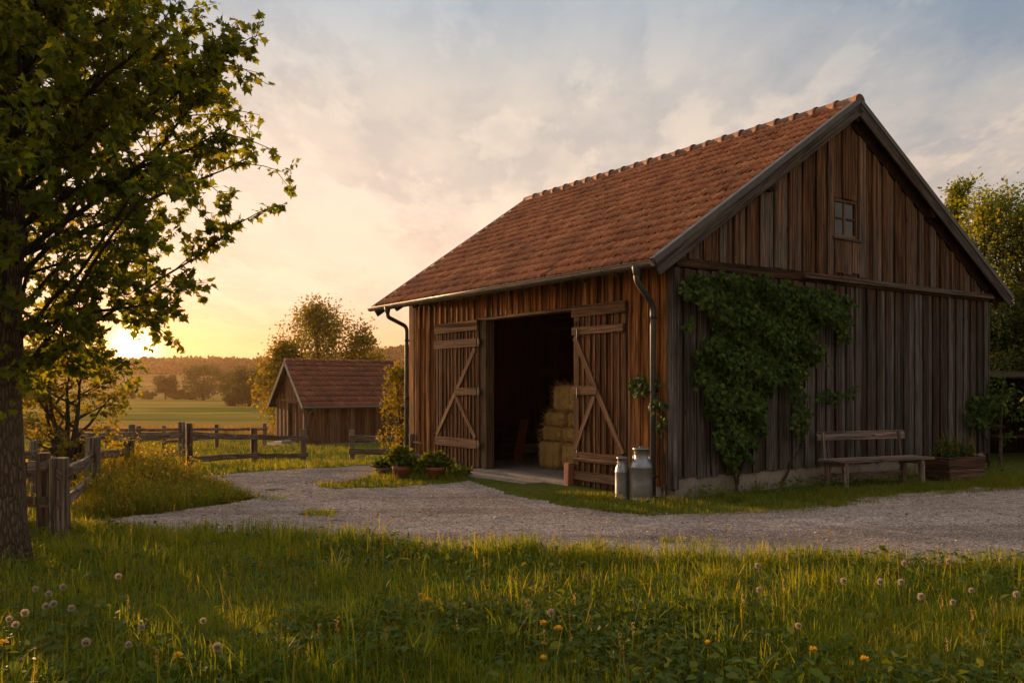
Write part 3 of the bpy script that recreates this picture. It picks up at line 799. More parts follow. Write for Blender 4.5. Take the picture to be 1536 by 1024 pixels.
# gutters and downpipes
def gutter(x, z, y0, y1, sgn):
    m = MB(); K = 12; r = .068
    b = len(m.v)
    for y in (y0, y1):
        for rr in (r, r - .006):
            for k in range(K + 1):
                t = PI + PI * k / K
                m.v.append(Vector((x + rr * math.cos(t), y, z + rr * math.sin(t))))
    n = K + 1
    for k in range(K):
        m.face([b + k, b + k + 1, b + 2 * n + k + 1, b + 2 * n + k], [(0, 0)] * 4, .5, True)
        m.face([b + n + k, b + n + k + 1, b + 3 * n + k + 1, b + 3 * n + k], [(0, 0)] * 4, .5, True)
    for y in (y0, y1):
        i = len(m.v)
        for k in range(K + 1):
            t = PI + PI * k / K; m.v.append(Vector((x + r * math.cos(t), y, z + r * math.sin(t))))
        m.face(list(range(i, i + K + 1)), [(0, 0)] * (K + 1), .3)
        m.tube([(x - r, y - .001, z), (x - r, y + .001, z)], .01, 6)
    m.tube([(x - r, y0, z + .004), (x - r, y1, z + .004)], .011, 8); m.tube([(x + r, y0, z + .002), (x + r, y1, z + .002)], .007, 6)
    g = m.build('gutter', M['gutter'], barn)
    k = 0
    y = y0 + .35
    while y < y1:
        m = MB(); pts = [(x + (r + .006) * math.cos(PI + PI * q / 10), y, z + (r + .006) * math.sin(PI + PI * q / 10)) for q in range(11)]
        for p, q in zip(pts, pts[1:]): m.beam(p, q, .024, .004, (0, 0, 1) if abs(q[2] - p[2]) < .01 else (1, 0, 0), .5)
        m.build('gutter_bracket', M['pipe'], g); y += .66
gutter(-.645, 3.315, -.22, 8.56, -1)
gutter(9.42, 3.40, -.22, 8.56, 1)
def pipe(pts, r=.043):
    P_ = [Vector(p) for p in pts]; out = [P_[0]]
    for i in range(1, len(P_) - 1):
        a = (P_[i - 1] - P_[i]).normalized(); b = (P_[i + 1] - P_[i]).normalized(); d = min(.10, (P_[i - 1] - P_[i]).length * .4, (P_[i + 1] - P_[i]).length * .4)
        s_, e_ = P_[i] + a * d, P_[i] + b * d
        for k in range(6):
            t = k / 5; out.append(s_.lerp(P_[i], t).lerp(P_[i].lerp(e_, t), t))
    out.append(P_[-1])
    m = MB(); m.tube(out, r, 14); m.tube([out[0] + Vector((0, 0, .07)), out[0] + Vector((0, 0, .005)), out[0] + Vector((0, 0, -.10))], [r * 1.7, r * 1.55, r * 1.02], 14)
    d = m.build('downpipe', M['pipe'], barn)
    for z in (2.6, 1.35, .3):
        m = MB(); q = P_[-1]; m.tube([(q.x, q.y, z - .02), (q.x, q.y, z + .02)], r * 1.12, 14); m.box(q.x, q.x + .07, q.y - .012, q.y + .012, z - .012, z + .012)
        m.build('pipe_clip', M['iron'], d)
pipe([(-.645, .10, 3.25), (-.645, .10, 3.08), (-.135, .30, 2.78), (-.135, .30, .02)])
pipe([(-.645, 7.72, 3.25), (-.645, 7.72, 3.08), (-.115, 7.86, 2.90), (-.115, 7.86, -.2)])
# window
wroot = MB()
for (x0, x1, z0, z1) in ((WT - WW / 2 + .005, WT - WW / 2 + .06, WZ0 + .004, WZ1 - .004), (WT + WW / 2 - .06, WT + WW / 2 - .005, WZ0 + .004, WZ1 - .004),
                         (WT - WW / 2 + .061, WT + WW / 2 - .061, WZ0 + .004, WZ0 + .06), (WT - WW / 2 + .061, WT + WW / 2 - .061, WZ1 - .06, WZ1 - .004)):
    wroot.box(x0, x1, -.062, -.0, z0, z1)
win = wroot.build('window', M['bar'], barn, .004)
m = MB(); m.box(WT - .018, WT + .018, -.05, -.01, WZ0 + .061, WZ1 - .061); zc = (WZ0 + WZ1) / 2
m.box(WT - WW / 2 + .061, WT - .019, -.048, -.01, zc - .016, zc + .016); m.box(WT + .019, WT + WW / 2 - .061, -.048, -.01, zc - .016, zc + .016)
m.build('glazing_bars', M['bar'], win, .003)
m = MB(); m.box(WT - WW / 2 + .05, WT + WW / 2 - .05, -.030, -.024, WZ0 + .05, WZ1 - .05, .5); m.build('pane', M['glass'], win)
m = MB(); m.box(WT - WW / 2 - .05, WT + WW / 2 + .05, -.125, -.0, WZ0 - .045, WZ0 + .0, .7, 0, .003); m.build('sill', M['trim'], win, .005)
m = MB()
for i in range(3):
    w_ = WW / 3; x = WT - WW / 2 + i * w_; m.box(x + .004, x + w_ - .004, -.104, -.084, 3.50 + random.uniform(-.03, .03), WZ0 - .05, None, 2)
m.build('patch_board', M['upper'], barn, .003)
# interior frame
def inbeam(name, p0, p1, w, h, side=(0, 0, 1)):
    m = MB(); m.beam(p0, p1, w, h, side, None, .004); m.build(name, M['dark'], barn, .006)
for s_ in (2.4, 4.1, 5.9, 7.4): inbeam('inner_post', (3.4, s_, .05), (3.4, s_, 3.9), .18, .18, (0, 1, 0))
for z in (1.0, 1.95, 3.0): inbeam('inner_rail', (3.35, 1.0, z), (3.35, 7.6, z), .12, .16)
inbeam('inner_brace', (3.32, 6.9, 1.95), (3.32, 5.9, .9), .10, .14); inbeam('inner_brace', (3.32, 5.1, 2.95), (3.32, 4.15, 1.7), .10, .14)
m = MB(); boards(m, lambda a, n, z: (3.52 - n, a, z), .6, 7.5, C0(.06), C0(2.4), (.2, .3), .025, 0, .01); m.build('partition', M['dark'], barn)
# ------------------------------------------------------------------ things by the barn
def ground_empty(name, px, py, rz_=0., label=None, cat=None, group=None, dz=0.):
    x, y = G(px, py)
    return empty(name, (x, y, float(th(x, y)) + dz), rz_, label, cat, group)

# hay bales inside the doorway (barn frame, lying on the barn floor)
def make_bale(L, D, H, seed, label, loc_ts, z, turn=0.):
    rs = np.random.default_rng(seed)
    nx, ny, nz = 10, 6, 7
    V = []; idx = {}; Q = []
    def vid(i, j, k):
        if (i, j, k) not in idx:
            p = np.array([(i / nx - .5) * L, (j / ny - .5) * D, k / nz * H])
            c = np.array([0, 0, H / 2]); q = p - c
            rnd_ = 1 - .035 * sum(abs(q[a]) > d * .49 for a, d in enumerate((L, D, H))) ** 1.5
            squeeze = 1 - .035 * sum(math.exp(-((p[0] - s) / .035) ** 2) for s in (-L * .2, L * .2))
            p = c + q * rnd_ * np.array([1, squeeze, squeeze]) + rs.normal(0, .007, 3)
            idx[i, j, k] = len(V); V.append(p)
        return idx[i, j, k]
    for i in range(nx):
        for j in range(ny):
            Q += [(vid(i, j, 0), vid(i, j + 1, 0), vid(i + 1, j + 1, 0), vid(i + 1, j, 0)), (vid(i, j, nz), vid(i + 1, j, nz), vid(i + 1, j + 1, nz), vid(i, j + 1, nz))]
    for i in range(nx):
        for k in range(nz):
            Q += [(vid(i, 0, k), vid(i + 1, 0, k), vid(i + 1, 0, k + 1), vid(i, 0, k + 1)), (vid(i, ny, k), vid(i, ny, k + 1), vid(i + 1, ny, k + 1), vid(i + 1, ny, k))]
    for j in range(ny):
        for k in range(nz):
            Q += [(vid(0, j, k), vid(0, j, k + 1), vid(0, j + 1, k + 1), vid(0, j + 1, k)), (vid(nx, j, k), vid(nx, j + 1, k), vid(nx, j + 1, k + 1), vid(nx, j, k + 1))]
    V = np.array(V); Q = np.array(Q)
    w = bw(*loc_ts, z)
    me = np_mesh('hay_bale', V, Q.ravel(), np.full(len(Q), 4), rs.uniform(.2, .6, len(Q)), smooth=True)
    b = link_mesh('hay_bale', me, M['hay'], None)
    b.location = w; b.rotation_euler = (0, 0, BA + PI / 2 + turn)
    tag(b, label, 'hay bale', 'hay bales stacked inside the barn')
    # straw ends standing off every face
    n = 1300; f = rs.integers(0, len(Q), n); uvw = rs.dirichlet(np.ones(4), n)
    P = (V[Q[f]] * uvw[:, :, None]).sum(1); nr = unit(P - np.array([0, 0, H / 2])); t = unit(nr * .35 + rs.normal(0, .7, (n, 3)))
    tm = np.array([(-.018, 0), (.018, 0), (.014, 1), (-.014, 1)])
    link_mesh('loose_straw', leaf_mesh('loose_straw', P - nr * .012, t, rs.normal(0, 1, (n, 3)), rs.uniform(.06, .17, n), tm, rs.uniform(0, 1, n), 0, .35), M['hay'], b)
    for s in (-L * .2, L * .2):
        m = MB(); a, c_ = D * .478, H * .477; zc_ = H / 2
        m.tube([(s, -a, zc_ - c_), (s, a, zc_ - c_), (s, a, zc_ + c_), (s, -a, zc_ + c_), (s, -a, zc_ - c_)], .005, 5, cap=False); m.build('twine', M['twine'], b)
    return b
fl = .045
BZ = [fl, fl + .535, fl + .535 + .275, fl + .535 + .55]
make_bale(.66, .5, .53, 1, 'bottom hay bale at the left end of the stack, nearest the dark inside wall', (1.22, 4.26), BZ[0], .03)
make_bale(.62, .5, .53, 2, 'bottom hay bale partly hidden by the right barn door', (1.24, 3.60), BZ[0], -.02)
make_bale(.60, .5, .27, 3, 'second layer hay bale on the left bottom bale, left end visible', (1.24, 4.20), BZ[1], .05)
make_bale(.60, .5, .27, 4, 'second layer hay bale against the edge of the right barn door', (1.24, 3.58), BZ[1], 0.)
make_bale(.66, .48, .27, 5, 'third layer hay bale just below the tall top one, left end sticking out', (1.24, 4.10), BZ[2], -.04)
make_bale(.50, .48, .27, 6, 'third layer hay bale tucked behind the right barn door edge', (1.25, 3.50), BZ[2], .02)
make_bale(.72, .46, .50, 7, 'topmost hay bale crowning the stack inside the barn', (1.26, 3.86), BZ[3], .03)

# red board and crates inside
w = bw(1.5, 6.0, fl)
t = empty('leaning_board', w, BA, 'dark red board leaning upright inside the dark barn', 'board')
m = MB(); m.beam((0, 0, 0.005), (.22, 0.05, .86), .27, .035, (1, 0, 0), .5); m.build('plank', M['redboard'], t, .005)
m = MB(); m.beam((-.03, 0.0, .12), (.17, .05, .12 + .001), .02, .05, (0, 0, 1), .5)
m = MB(); m.beam((.012, -.12, .18), (.012, .13, .18), .03, .05, (0, 0, 1), .5); m.build('batten', M['redboard'], t, .004)
def crate(name, w, rz_, label, sx, sy, sz):
    t = empty(name, w, rz_, label, 'crate', 'crates inside the barn')
    for sgn in (-1, 1):
        m = MB()
        for k in range(4): z = sz * k / 4; m.box(-sx / 2, sx / 2, sgn * sy / 2 - .012, sgn * sy / 2 + .012, z + .01, z + sz / 4 - .012, None, 0)
        m.build('side_slats', M['dark'], t, .003)
        m = MB()
        for k in range(4): z = sz * k / 4; m.box(sgn * sx / 2 - .012, sgn * sx / 2 + .012, -sy / 2 + .014, sy / 2 - .014, z + .01, z + sz / 4 - .012, None, 1)
        m.build('end_slats', M['dark'], t, .003)
    m = MB(); m.box(-sx / 2 + .015, sx / 2 - .015, -sy / 2 + .015, sy / 2 - .015, .0, .012, None, 0); m.build('base', M['dark'], t)
    for a in (-1, 1):
        for b in (-1, 1):
            m = MB(); m.box(a * (sx / 2 - .034) - .02, a * (sx / 2 - .034) + .02, b * (sy / 2 - .034) - .02, b * (sy / 2 - .034) + .02, .014, sz + .015); m.build('corner_post', M['dark'], t)
    return t
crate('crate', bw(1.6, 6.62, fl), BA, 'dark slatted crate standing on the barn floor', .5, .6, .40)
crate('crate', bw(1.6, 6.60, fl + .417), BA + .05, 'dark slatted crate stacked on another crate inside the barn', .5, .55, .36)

# brick block at the door
w = bw(-.17, 2.20, -.02)
t = empty('door_stop', w, BA, 'reddish upright block set at the foot of the right barn door', 'door stop')
m = MB(); m.beam((0, 0, 0), (.01, 0, .385), .13, .13, (1, 0, 0), .5, .004, .94); m.build('block', M['brick'], t, .012, 2)

# milk cans
def milk_can(name, loc, rz_, label, R, Hb, Hn, rn, Ht, big):
    t = empty(name, loc, rz_, label, 'milk can', 'milk cans by the barn door')
    m = MB()
    prof = [(0, .0), (R * .93, 0), (R * 1.01, .006), (R * 1.02, .03), (R * .985, .042), (R, .055), (R, Hb * .5), (R * 1.0, Hb - .045), (R * 1.018, Hb - .038), (R * 1.018, Hb - .02), (R * .985, Hb - .008),
            (R * .93, Hb + (Hn - Hb) * .35), (R * .80, Hb + (Hn - Hb) * .72), (rn * 1.08, Hn - .006), (rn, Hn + .012), (rn, Ht - .05), (rn * 1.06, Ht - .042), (rn * 1.1, Ht - .03)]
    m.lathe(prof, 40); m.build('body', M['zinc'], t)
    m = MB(); m.lathe([(0, Ht - .012), (rn * .8, Ht - .012), (rn * .92, Ht - .004), (rn * 1.15, Ht - .002), (rn * 1.2, Ht - .012), (rn * 1.2, Ht - .026), (rn * 1.11, Ht - .029)][::-1], 40)
    lid = m.build('lid', M['zinc'], t)
    if big:
        m = MB(); m.tube([(-rn * .35, 0, Ht - .012), (-rn * .3, 0, Ht + .012), (0, 0, Ht + .018), (rn * .3, 0, Ht + .012), (rn * .35, 0, Ht - .012)], .006, 6); m.build('lid_grip', M['zinc'], lid)
    for s in (-1, 1):
        m = MB(); zz = Hn + .02
        m.tube([(s * rn * .98, 0, zz + .05), (s * (rn + .035), 0, zz + .055), (s * (rn + .055), 0, zz + .02), (s * (rn + .05), 0, zz - .03), (s * (rn + .03), 0, zz - .05)], .0075, 8)
        m.build('handle', M['zinc'], t)
Y = 12.22; x = (962 - 768) / F * Y
milk_can('milk_can', (x, Y, .0), .6, 'larger dented galvanised milk can beside the downpipe', .156, .50, .585, .102, .745, 1)
Y = 12.36; x = (933.5 - 768) / F * Y
milk_can('milk_can', (x, Y, .0), .9, 'smaller slim galvanised milk can in front of the right barn door', .102, .42, .50, .068, .605, 0)

# bench
t = empty('bench', (5.14, 13.5, 0), math.atan2(.8, 1.83), 'weathered grey wooden bench with one back rail against the barn gable', 'bench')
for i in range(3):
    m = MB(); m.box(-.02 + random.uniform(-.02, .01), 2.0 + random.uniform(-.01, .02), .0 + i * .163, .155 + i * .163, .405, .445, None, 0, .003); m.build('seat_board', M['bench'], t, .006)
m = MB(); m.beam((.0, .545, .80), (1.92, .545, .80), .032, .145, (0, .12, 1), .6, .004); m.build('back_rail', M['bench'], t, .006)
for x in (.13, 1.78):
    m = MB(); m.beam((x, .49, .30), (x - .02, .525, .86), .05, .045, (0, 1, 0), None, .003); m.build('back_post', M['bench'], t, .006)
    m = MB(); m.box(x - .04, x + .04, .03, .46, .335, .403, None, 1, .004); m.build('cross_bearer', M['bench'], t, .006)
    for y, dy in ((.075, -.02), (.43, .03)):
        m = MB(); m.beam((x, y, .40 - .066), (x, y + dy, -.03), .085, .075, (0, 1, 0), None, .004); m.build('leg', M['bench'], t, .006)
m = MB(); m.beam((.16, .44, .16), (1.76, .44, .16), .035, .08, (0, 0, 1), None, .004); m.build('stretcher', M['bench'], t, .006)

# foliage helpers
def foliage(name, mat, C, R, n, size, parent, tmpl=OVAL, seed=3, up=.4, flat=1., stems=0, smat='twig', shell=.5):
    """leaves through lumpy ellipsoids; C, R lists of centres and radii (local)"""
    rs = np.random.default_rng(seed); Ps = []
    for c, r in zip(C, R):
        k = int(n * (np.prod(r) ** .667) / sum(np.prod(q) ** .667 for q in R))
        d = rs.normal(size=(k, 3)); d = unit(d) * (rs.uniform(0, 1, (k, 1)) ** shell) * (1 + .18 * np.sin(d[:, :1] * 6 + d[:, 1:2] * 5))
        Ps.append(np.array(c) + d * np.array(r))
    P = np.concatenate(Ps); k = len(P)
    tip = rs.normal(0, 1, (k, 3)); tip[:, 2] += up; nn = rs.normal(0, .6, (k, 3)); nn[:, 2] += .7 * flat
    rr = np.clip(rs.normal(.45, .25, k), 0, 1)
    o = link_mesh(name, leaf_mesh(name, P, tip, nn, size * rs.uniform(.5, 1.25, k), tmpl, rr), M[mat], parent)
    if stems:
        m = MB()
        for i in range(stems):
            e = P[rs.integers(0, k)]; b = np.array([rs.normal(0, .04), rs.normal(0, .04), 0.])
            m.tube([b, (b + e) * .5 + rs.normal(0, .03, 3), e], [.006, .004, .002], 4, cap=False)
        m.build('stems', M[smat], parent)
    return o

# planter box
px0 = empty('planter_box', (7.62, 14.93, 0), math.radians(24), 'old wooden plank trough at the right end of the bench', 'planter')
for side in range(2):
    m = MB()
    for k in range(2):
        z0, z1 = .02 + k * .20, .02 + k * .20 + .192; f0, f1 = .40 + .06 * z0 / .4, .40 + .06 * z1 / .4
        y = -.24 if side == 0 else .24; th_ = .035
        c = [(-f0, y - th_ / 2, z0), (f0, y - th_ / 2, z0), (-f0, y + th_ / 2, z0), (f0, y + th_ / 2, z0), (-f1, y - th_ / 2, z1), (f1, y - th_ / 2, z1), (-f1, y + th_ / 2, z1), (f1, y + th_ / 2, z1)]
        m.hexa(c, None, 0)
    m.build('long_side', M['box'], px0, .006)
    m = MB(); sg = -1 if side == 0 else 1
    for k in range(2):
        z0, z1 = .02 + k * .20, .02 + k * .20 + .192
        m.beam((sg * (.385 + .06 * (z0 + z1) / .8), -.22, (z0 + z1) / 2), (sg * (.385 + .06 * (z0 + z1) / .8), .22, (z0 + z1) / 2), .035, .19, (sg * .15, 0, 1))
    m.build('end_side', M['box'], px0, .006)
m = MB(); m.box(-.40, .40, -.215, .215, .03, .35, .5); m.build('soil', M['soil'], px0)
hb = empty('herb_clump', (7.62, 14.93, .35), .4, 'dark leafy herbs with thin flowering stalks growing in the wooden trough', 'plant')
foliage('leaves', 'herb', [(-.2, 0, .1), (.15, .02, .12), (.32, 0, .05), (-.1, .1, .22)], [(.24, .2, .16), (.28, .2, .2), (.15, .18, .12), (.2, .15, .22)], 1500, .05, hb, OVAL, 5, .6)
V_ = RNG.normal(0, 1, (46, 2)) * (.24, .1)
xy = V_; link_mesh('flower_stalks', blade_mesh('flower_stalks', xy, RNG.uniform(.25, .62, 46), np.full(46, .007), RNG.uniform(.1, .5, 46), RNG.uniform(.4, 1, 46), z0=np.zeros(46)), M['weed'], hb)

# ------------------------------------------------------------------ pots, rail
def flower_pot(px, py, wpx, hpx, mat, label, plant=None, bulge=0., group='flower pots beside the barn'):
    x, y = G(px, py); z = float(th(x, y)); k = y / F; R = wpx * k / 2; H = hpx * k
    t = empty('flower_pot', (x, y, z - .01), 0, label, 'flower pot', group)
    m = MB()
    if bulge: prof = [(0, 0), (R * .6, 0), (R * .8, H * .2), (R, H * .5), (R * .85, H * .85), (R * .7, H * .93), (R * .76, H), (R * .66, H), (R * .6, H * .9), (0, H * .88)]
    else: prof = [(0, 0), (R * .70, 0), (R * .93, H * .74), (R * 1.0, H * .75), (R * 1.03, H * .98), (R * 1.0, H), (R * .90, H), (R * .86, H * .86), (0, H * .84)]
    m.lathe(prof, 28); m.build('pot', M[mat], t)
    m = MB(); m.lathe([(R * .86, H * .862), (R * .4, H * .885), (0, H * .89)], 20); m.build('soil', M['soil'], t)
    if plant:
        pl, C, Rr, n, fl_, sd = plant
        p = empty('flowering_plant', (x, y, z + H * .85), 0, pl, 'plant', 'plants in the flower pots')
        foliage('leaves', 'potleaf', C, Rr, n, .085, p, OVAL, sd, .3, 1., 14)
        rs = np.random.default_rng(sd); nn = fl_
        i = rs.integers(0, len(C), nn); d = unit(rs.normal(size=(nn, 3)) + np.array([0, -.5, .8]))
        P = np.array(C)[i] + d * np.array(Rr)[i] * 1.02
        P5 = np.repeat(P, 5, 0); ang = np.tile(np.arange(5) * 2 * PI / 5, nn); tip = np.stack([np.cos(ang), np.sin(ang), np.full(len(ang), .3)], 1)
        link_mesh('blossoms', leaf_mesh('blossoms', P5, tip, np.tile([0, 0, 1.], (len(ang), 1)), np.full(len(ang), .034), OVAL, rs.uniform(0, 1, len(ang))), M['yellow'], p)
    return t
flower_pot(576, 715, 26, 15, 'pot', 'small terracotta pot at the left end of the pot row', ('low yellow flowered plant in the small leftmost terracotta pot', [(0, 0, .10), (-.12, 0, .06), (.08, .05, .14)], [(.17, .17, .12), (.12, .12, .09), (.12, .12, .12)], 420, 26, 11))
flower_pot(602, 719, 27, 21, 'pot', 'round terracotta pot between the small pot and the wide bowl', ('tallest bushy yellow flowered plant, in the round terracotta pot', [(0, 0, .14), (-.16, 0, .16), (.16, 0, .1), (.04, 0, .26), (-.08, 0, .28)], [(.22, .2, .16), (.14, .14, .13), (.15, .15, .12), (.10, .10, .11), (.08, .08, .1)], 900, 46, 12))
flower_pot(653, 718, 30, 19, 'pot', 'wide terracotta bowl nearest the barn step', ('spreading yellow flowered plant in the wide terracotta bowl', [(0, 0, .10), (-.2, 0, .08), (.2, 0, .09), (.05, 0, .19), (-.1, 0, .2)], [(.22, .18, .13), (.13, .13, .10), (.13, .13, .11), (.11, .11, .1), (.07, .07, .09)], 760, 44, 13))
flower_pot(676, 711, 14, 22, 'redpot', 'small dark red jar between the wide bowl and barn door', None, 1)
flower_pot(690, 712, 18, 18, 'darkpot', 'small dark brown jar against the left barn door', None, 1)
flower_pot(629, 706, 24, 27, 'greypot', 'greyish clay pot behind the potted plants', None)
x, y = G(632, 716)
t = empty('groundcover_plant', (x, y, float(th(x, y))), 0, 'low leafy plants filling the ground between the flower pots', 'plant')
foliage('leaves', 'potleaf', [(-.5, .05, .06), (-.15, .1, .08), (.1, .12, .10), (.5, .1, .08), (.75, .1, .06)], [(.25, .16, .12), (.25, .18, .14), (.22, .15, .17), (.24, .16, .14), (.18, .14, .12)], 1500, .075, t, OVAL, 31, .5)
# short hitching rail
xa, ya = G(618, 706); xb, yb = G(652, 707)
t = empty('hitching_rail', (xa, ya, float(th(xa, ya))), math.atan2(yb - ya, xb - xa), 'short weathered wooden hitching rail with rounded posts behind the flower pots', 'rail')
L_ = math.hypot(xb - xa, yb - ya)
m = MB(); m.tube([(0, 0, -.1), (0, 0, .66), (0.005, 0, .76), (0.005, 0, .80)], [.062, .060, .062, .04], 12); m.build('post', M['fence'], t)
m = MB(); m.tube([(L_, 0, -.1), (L_, 0, .54), (L_, 0, .57)], [.05, .05, .03], 12); m.build('post', M['fence'], t)
m = MB(); m.tube([(.04, 0, .62), (L_ * .5, 0, .60), (L_ * .82, 0, .59), (L_ + .02, 0, .61), (L_ + .12, 0, .62), (L_ + .36, 0.01, .62)], [.035, .03, .03, .035, .04, .04], 10); m.build('rail', M['fence'], t)

# ------------------------------------------------------------------ small shed in the field
SX, SY = -9.45, 40.0; SZ = float(th(-8, 41)) - .02; SL, SW = 5.1, 4.05
shed = empty('shed', (SX, SY, SZ), BA, 'small weathered wooden shed with red tiled roof at the edge of the field', 'shed')
# shed frame: x along the long wall, y along the gable
def sz_(y): return 2.12 + (2.0 - abs(y - SW / 2)) * .93 + .02
sfront = lambda a, n, z: (a, -n, z)
sgable = lambda a, n, z: (-n, a, z)
sback = lambda a, n, z: (a, SW + n, z)
sfar = lambda a, n, z: (SL + n, a, z)
m = MB(); boards(m, sfront, 0, SL, C0(.12), C0(2.12), (.2, .28), .03, .0, .018, ragged=.03); panel(m, sfront, 0, SL, .1, 2.1, -.04, -.004); m.build('long_wall', M['shed'], shed, .004)
m = MB(); boards(m, sback, 0, SL, C0(.12), C0(2.12), (.2, .28), .03); panel(m, sback, 0, SL, .1, 2.1, -.04, -.004); m.build('back_wall', M['shed'], shed)
DY0, DY1 = 1.25, 2.2
m = MB(); boards(m, sgable, 0, SW, C0(.12), lambda y: sz_(y) - .1, (.2, .28), .03, .0, .018, holes=[(DY0, DY1, 0, 2.02)], cuts=(DY0, DY1, SW / 2))
panel(m, sgable, 0.05, DY0, .1, 2.1, -.04, -.004); panel(m, sgable, DY1, SW - .05, .1, 2.1, -.04, -.004)
m.build('gable_wall', M['shed'], shed, .004)
m = MB(); boards(m, sfar, 0, SW, C0(.12), lambda y: sz_(y) - .1, (.2, .28), .03, cuts=(SW / 2,)); m.build('far_gable_wall', M['shed'], shed)
m = MB(); m.box(-.075, -.05, -.02, SW + .02, 2.06, 2.16, .8, 1); m.build('gable_trim', M['bar'], shed, .006)
m = MB(); m.box(.02, SL - .02, -.02, SW + .02, -.6, .115, .4); m.build('plinth', M['concrete'], shed, .01)
m = MB()
for a, b, z0, z1 in ((DY0 - .09, DY0 - .004, .12, 2.05), (DY1 + .004, DY1 + .09, .12, 2.05), (DY0 - .003, DY1 + .003, 1.98, 2.05)): m.box(-.085, .02, a, b, z0, z1)
m.build('door_frame', M['bar'], shed, .006)
m = MB(); boards(m, lambda a, n, z: (.10 - n, a, z), DY0 + .45, DY1 - .01, C0(.14), C0(1.95), (.14, .18), .025); dr = m.build('door', M['door'], shed, .003)
m = MB(); m.tube([(.05, DY1 - .1, 1.0), (.02, DY1 - .1, 1.03), (.02, DY1 - .1, 1.14), (.05, DY1 - .1, 1.17)], .012, 6); m.build('handle', M['iron'], dr)
m = MB(); boards(m, lambda a, n, z: (.06 - n, a, z), DY0 + .01, DY0 + .44, C0(.14), C0(1.0), (.14, .18), .025); m.build('half_door', M['door'], shed, .003)
m = MB(); m.box(1.2, 1.25, .1, SW - .1, .1, 2.1, .4); m.build('inner_wall', M['dark'], shed)
def sroof(side, f, x, off=0.):
    half = SW / 2 + .32; y = -.32 + half * f if side == 0 else SW + .32 - half * f
    z = 1.82 + (half * f) * .93; q = math.hypot(.93, 1)
    return Vector((x, y + (-.93 if side == 0 else .93) / q * off, z + off / q))
m = MB()
for sd in (0, 1): tiles(m, lambda f, x, o: sroof(sd, f, x, o), C0(-.32), C0(SL + .30), 9, 22, .022, .045)
m.v = [v for v in m.v]
sr = m.build('roof', M['shedtile'], shed)
for sd in (0, 1):
    m = MB(); m.hexa([sroof(sd, f, x, o) for o in (-.09, -.04) for f in (0, .995) for x in (-.30, SL + .28)], .3, 0); m.build('roof_deck', M['dark'], shed)
    for x0, x1 in ((-.36, -.325), (SL + .305, SL + .34)):
        m = MB(); m.hexa([sroof(sd, f, x, o) for f in (-.01, 1.0) for o in (-.15, .05) for x in (x0, x1)], .9, 2); m.build('bargeboard', M['trim'], shed, .004)
m = MB()
for i in range(14): x = -.33 + i * (SL + .66) / 14; m.tube([(x, SW / 2, 1.82 + (SW / 2 + .32) * .93 + .015), (x + .4, SW / 2, 1.82 + (SW / 2 + .32) * .93 + .02)], [.11, .095], 10)
m.build('ridge_cap', M['shedtile'], sr)
m = MB(); m.tube([(-.33, -.37, 1.80), (SL + .3, -.37, 1.80)], .055, 10); m.build('gutter', M['pipe'], shed)
m = MB(); m.tube([(.15, -.37, 1.78), (.15, -.32, 1.66), (.03, -.09, 1.5), (.03, -.09, .05)], .04, 8); m.build('downpipe', M['pipe'], shed)
w = Vector((SX, SY, SZ)) + Matrix.Rotation(BA, 3, 'Z') @ Vector((-.75, 1.5, 0))
t = empty('stone_step', w, BA, 'low stone step before the shed door', 'step')
m = MB(); m.box(-.5, .4, -.75, .75, -.1, .11, .5, None, .02); m.build('lower_slab', M['stone'], t, .02, 2)
m = MB(); m.box(-.1, .42, -.5, .5, .112, .24, .5, None, .02); m.build('upper_slab', M['stone'], t, .02, 2)

# ------------------------------------------------------------------ fences
def fence(label, posts, rails, wp=.15, rw=.06, rh=.12, group=None, round_=False):
    """posts: (px, base row, height m, tilt); rails: (post a, height, post b, height) or explicit"""
    g = [G(p[0], p[1]) for p in posts]
    x0, y0 = g[0]; z0 = float(th(x0, y0))
    t = empty('fence', (x0, y0, z0), 0, label, 'fence', group)
    L = []
    for (x, y), p in zip(g, posts):
        b = Vector((x - x0, y - y0, float(th(x, y)) - z0)); tilt = p[3] if len(p) > 3 else 0
        w_ = p[4] if len(p) > 4 else wp
        m = MB(); a = random.uniform(0, .5)
        m.beam(b + Vector((0, 0, -.25)), b + Vector((tilt * p[2], random.uniform(-.02, .02), p[2])), w_, w_ * random.uniform(.85, 1.), (math.cos(a), math.sin(a), 0), None, .012, .95)
        m.build('post', M['fence'], t, .014, 2); L.append((b, p[2], tilt))
    for r in rails:
        ia, ha, ib, hb = r[:4]; off = r[4] if len(r) > 4 else 0.
        A = L[ia][0] + Vector((L[ia][2] * ha, 0, ha)) if not isinstance(ia, Vector) else ia
        B = L[ib][0] + Vector((L[ib][2] * hb, 0, hb)) if not isinstance(ib, Vector) else ib
        d = (B - A).normalized(); n_ = Vector((-d.y, d.x, 0)).normalized()
        if n_.y > 0: n_ = -n_
        A = A + n_ * off - d * .10; B = B + n_ * off + d * .10
        m = MB(); k = 5; prev = A
        for i in range(1, k + 1):
            q = A.lerp(B, i / k) + (Vector((0, random.uniform(-.008, .008), random.uniform(-.014, .014) - .02 * math.sin(PI * i / k))) if i < k else Vector())
            m.beam(prev, q, rw, rh, (0, 0, 1), .3 + .4 * random.random(), .004); prev = q
        m.build('rail', M['fence'], t, .010)
    return t
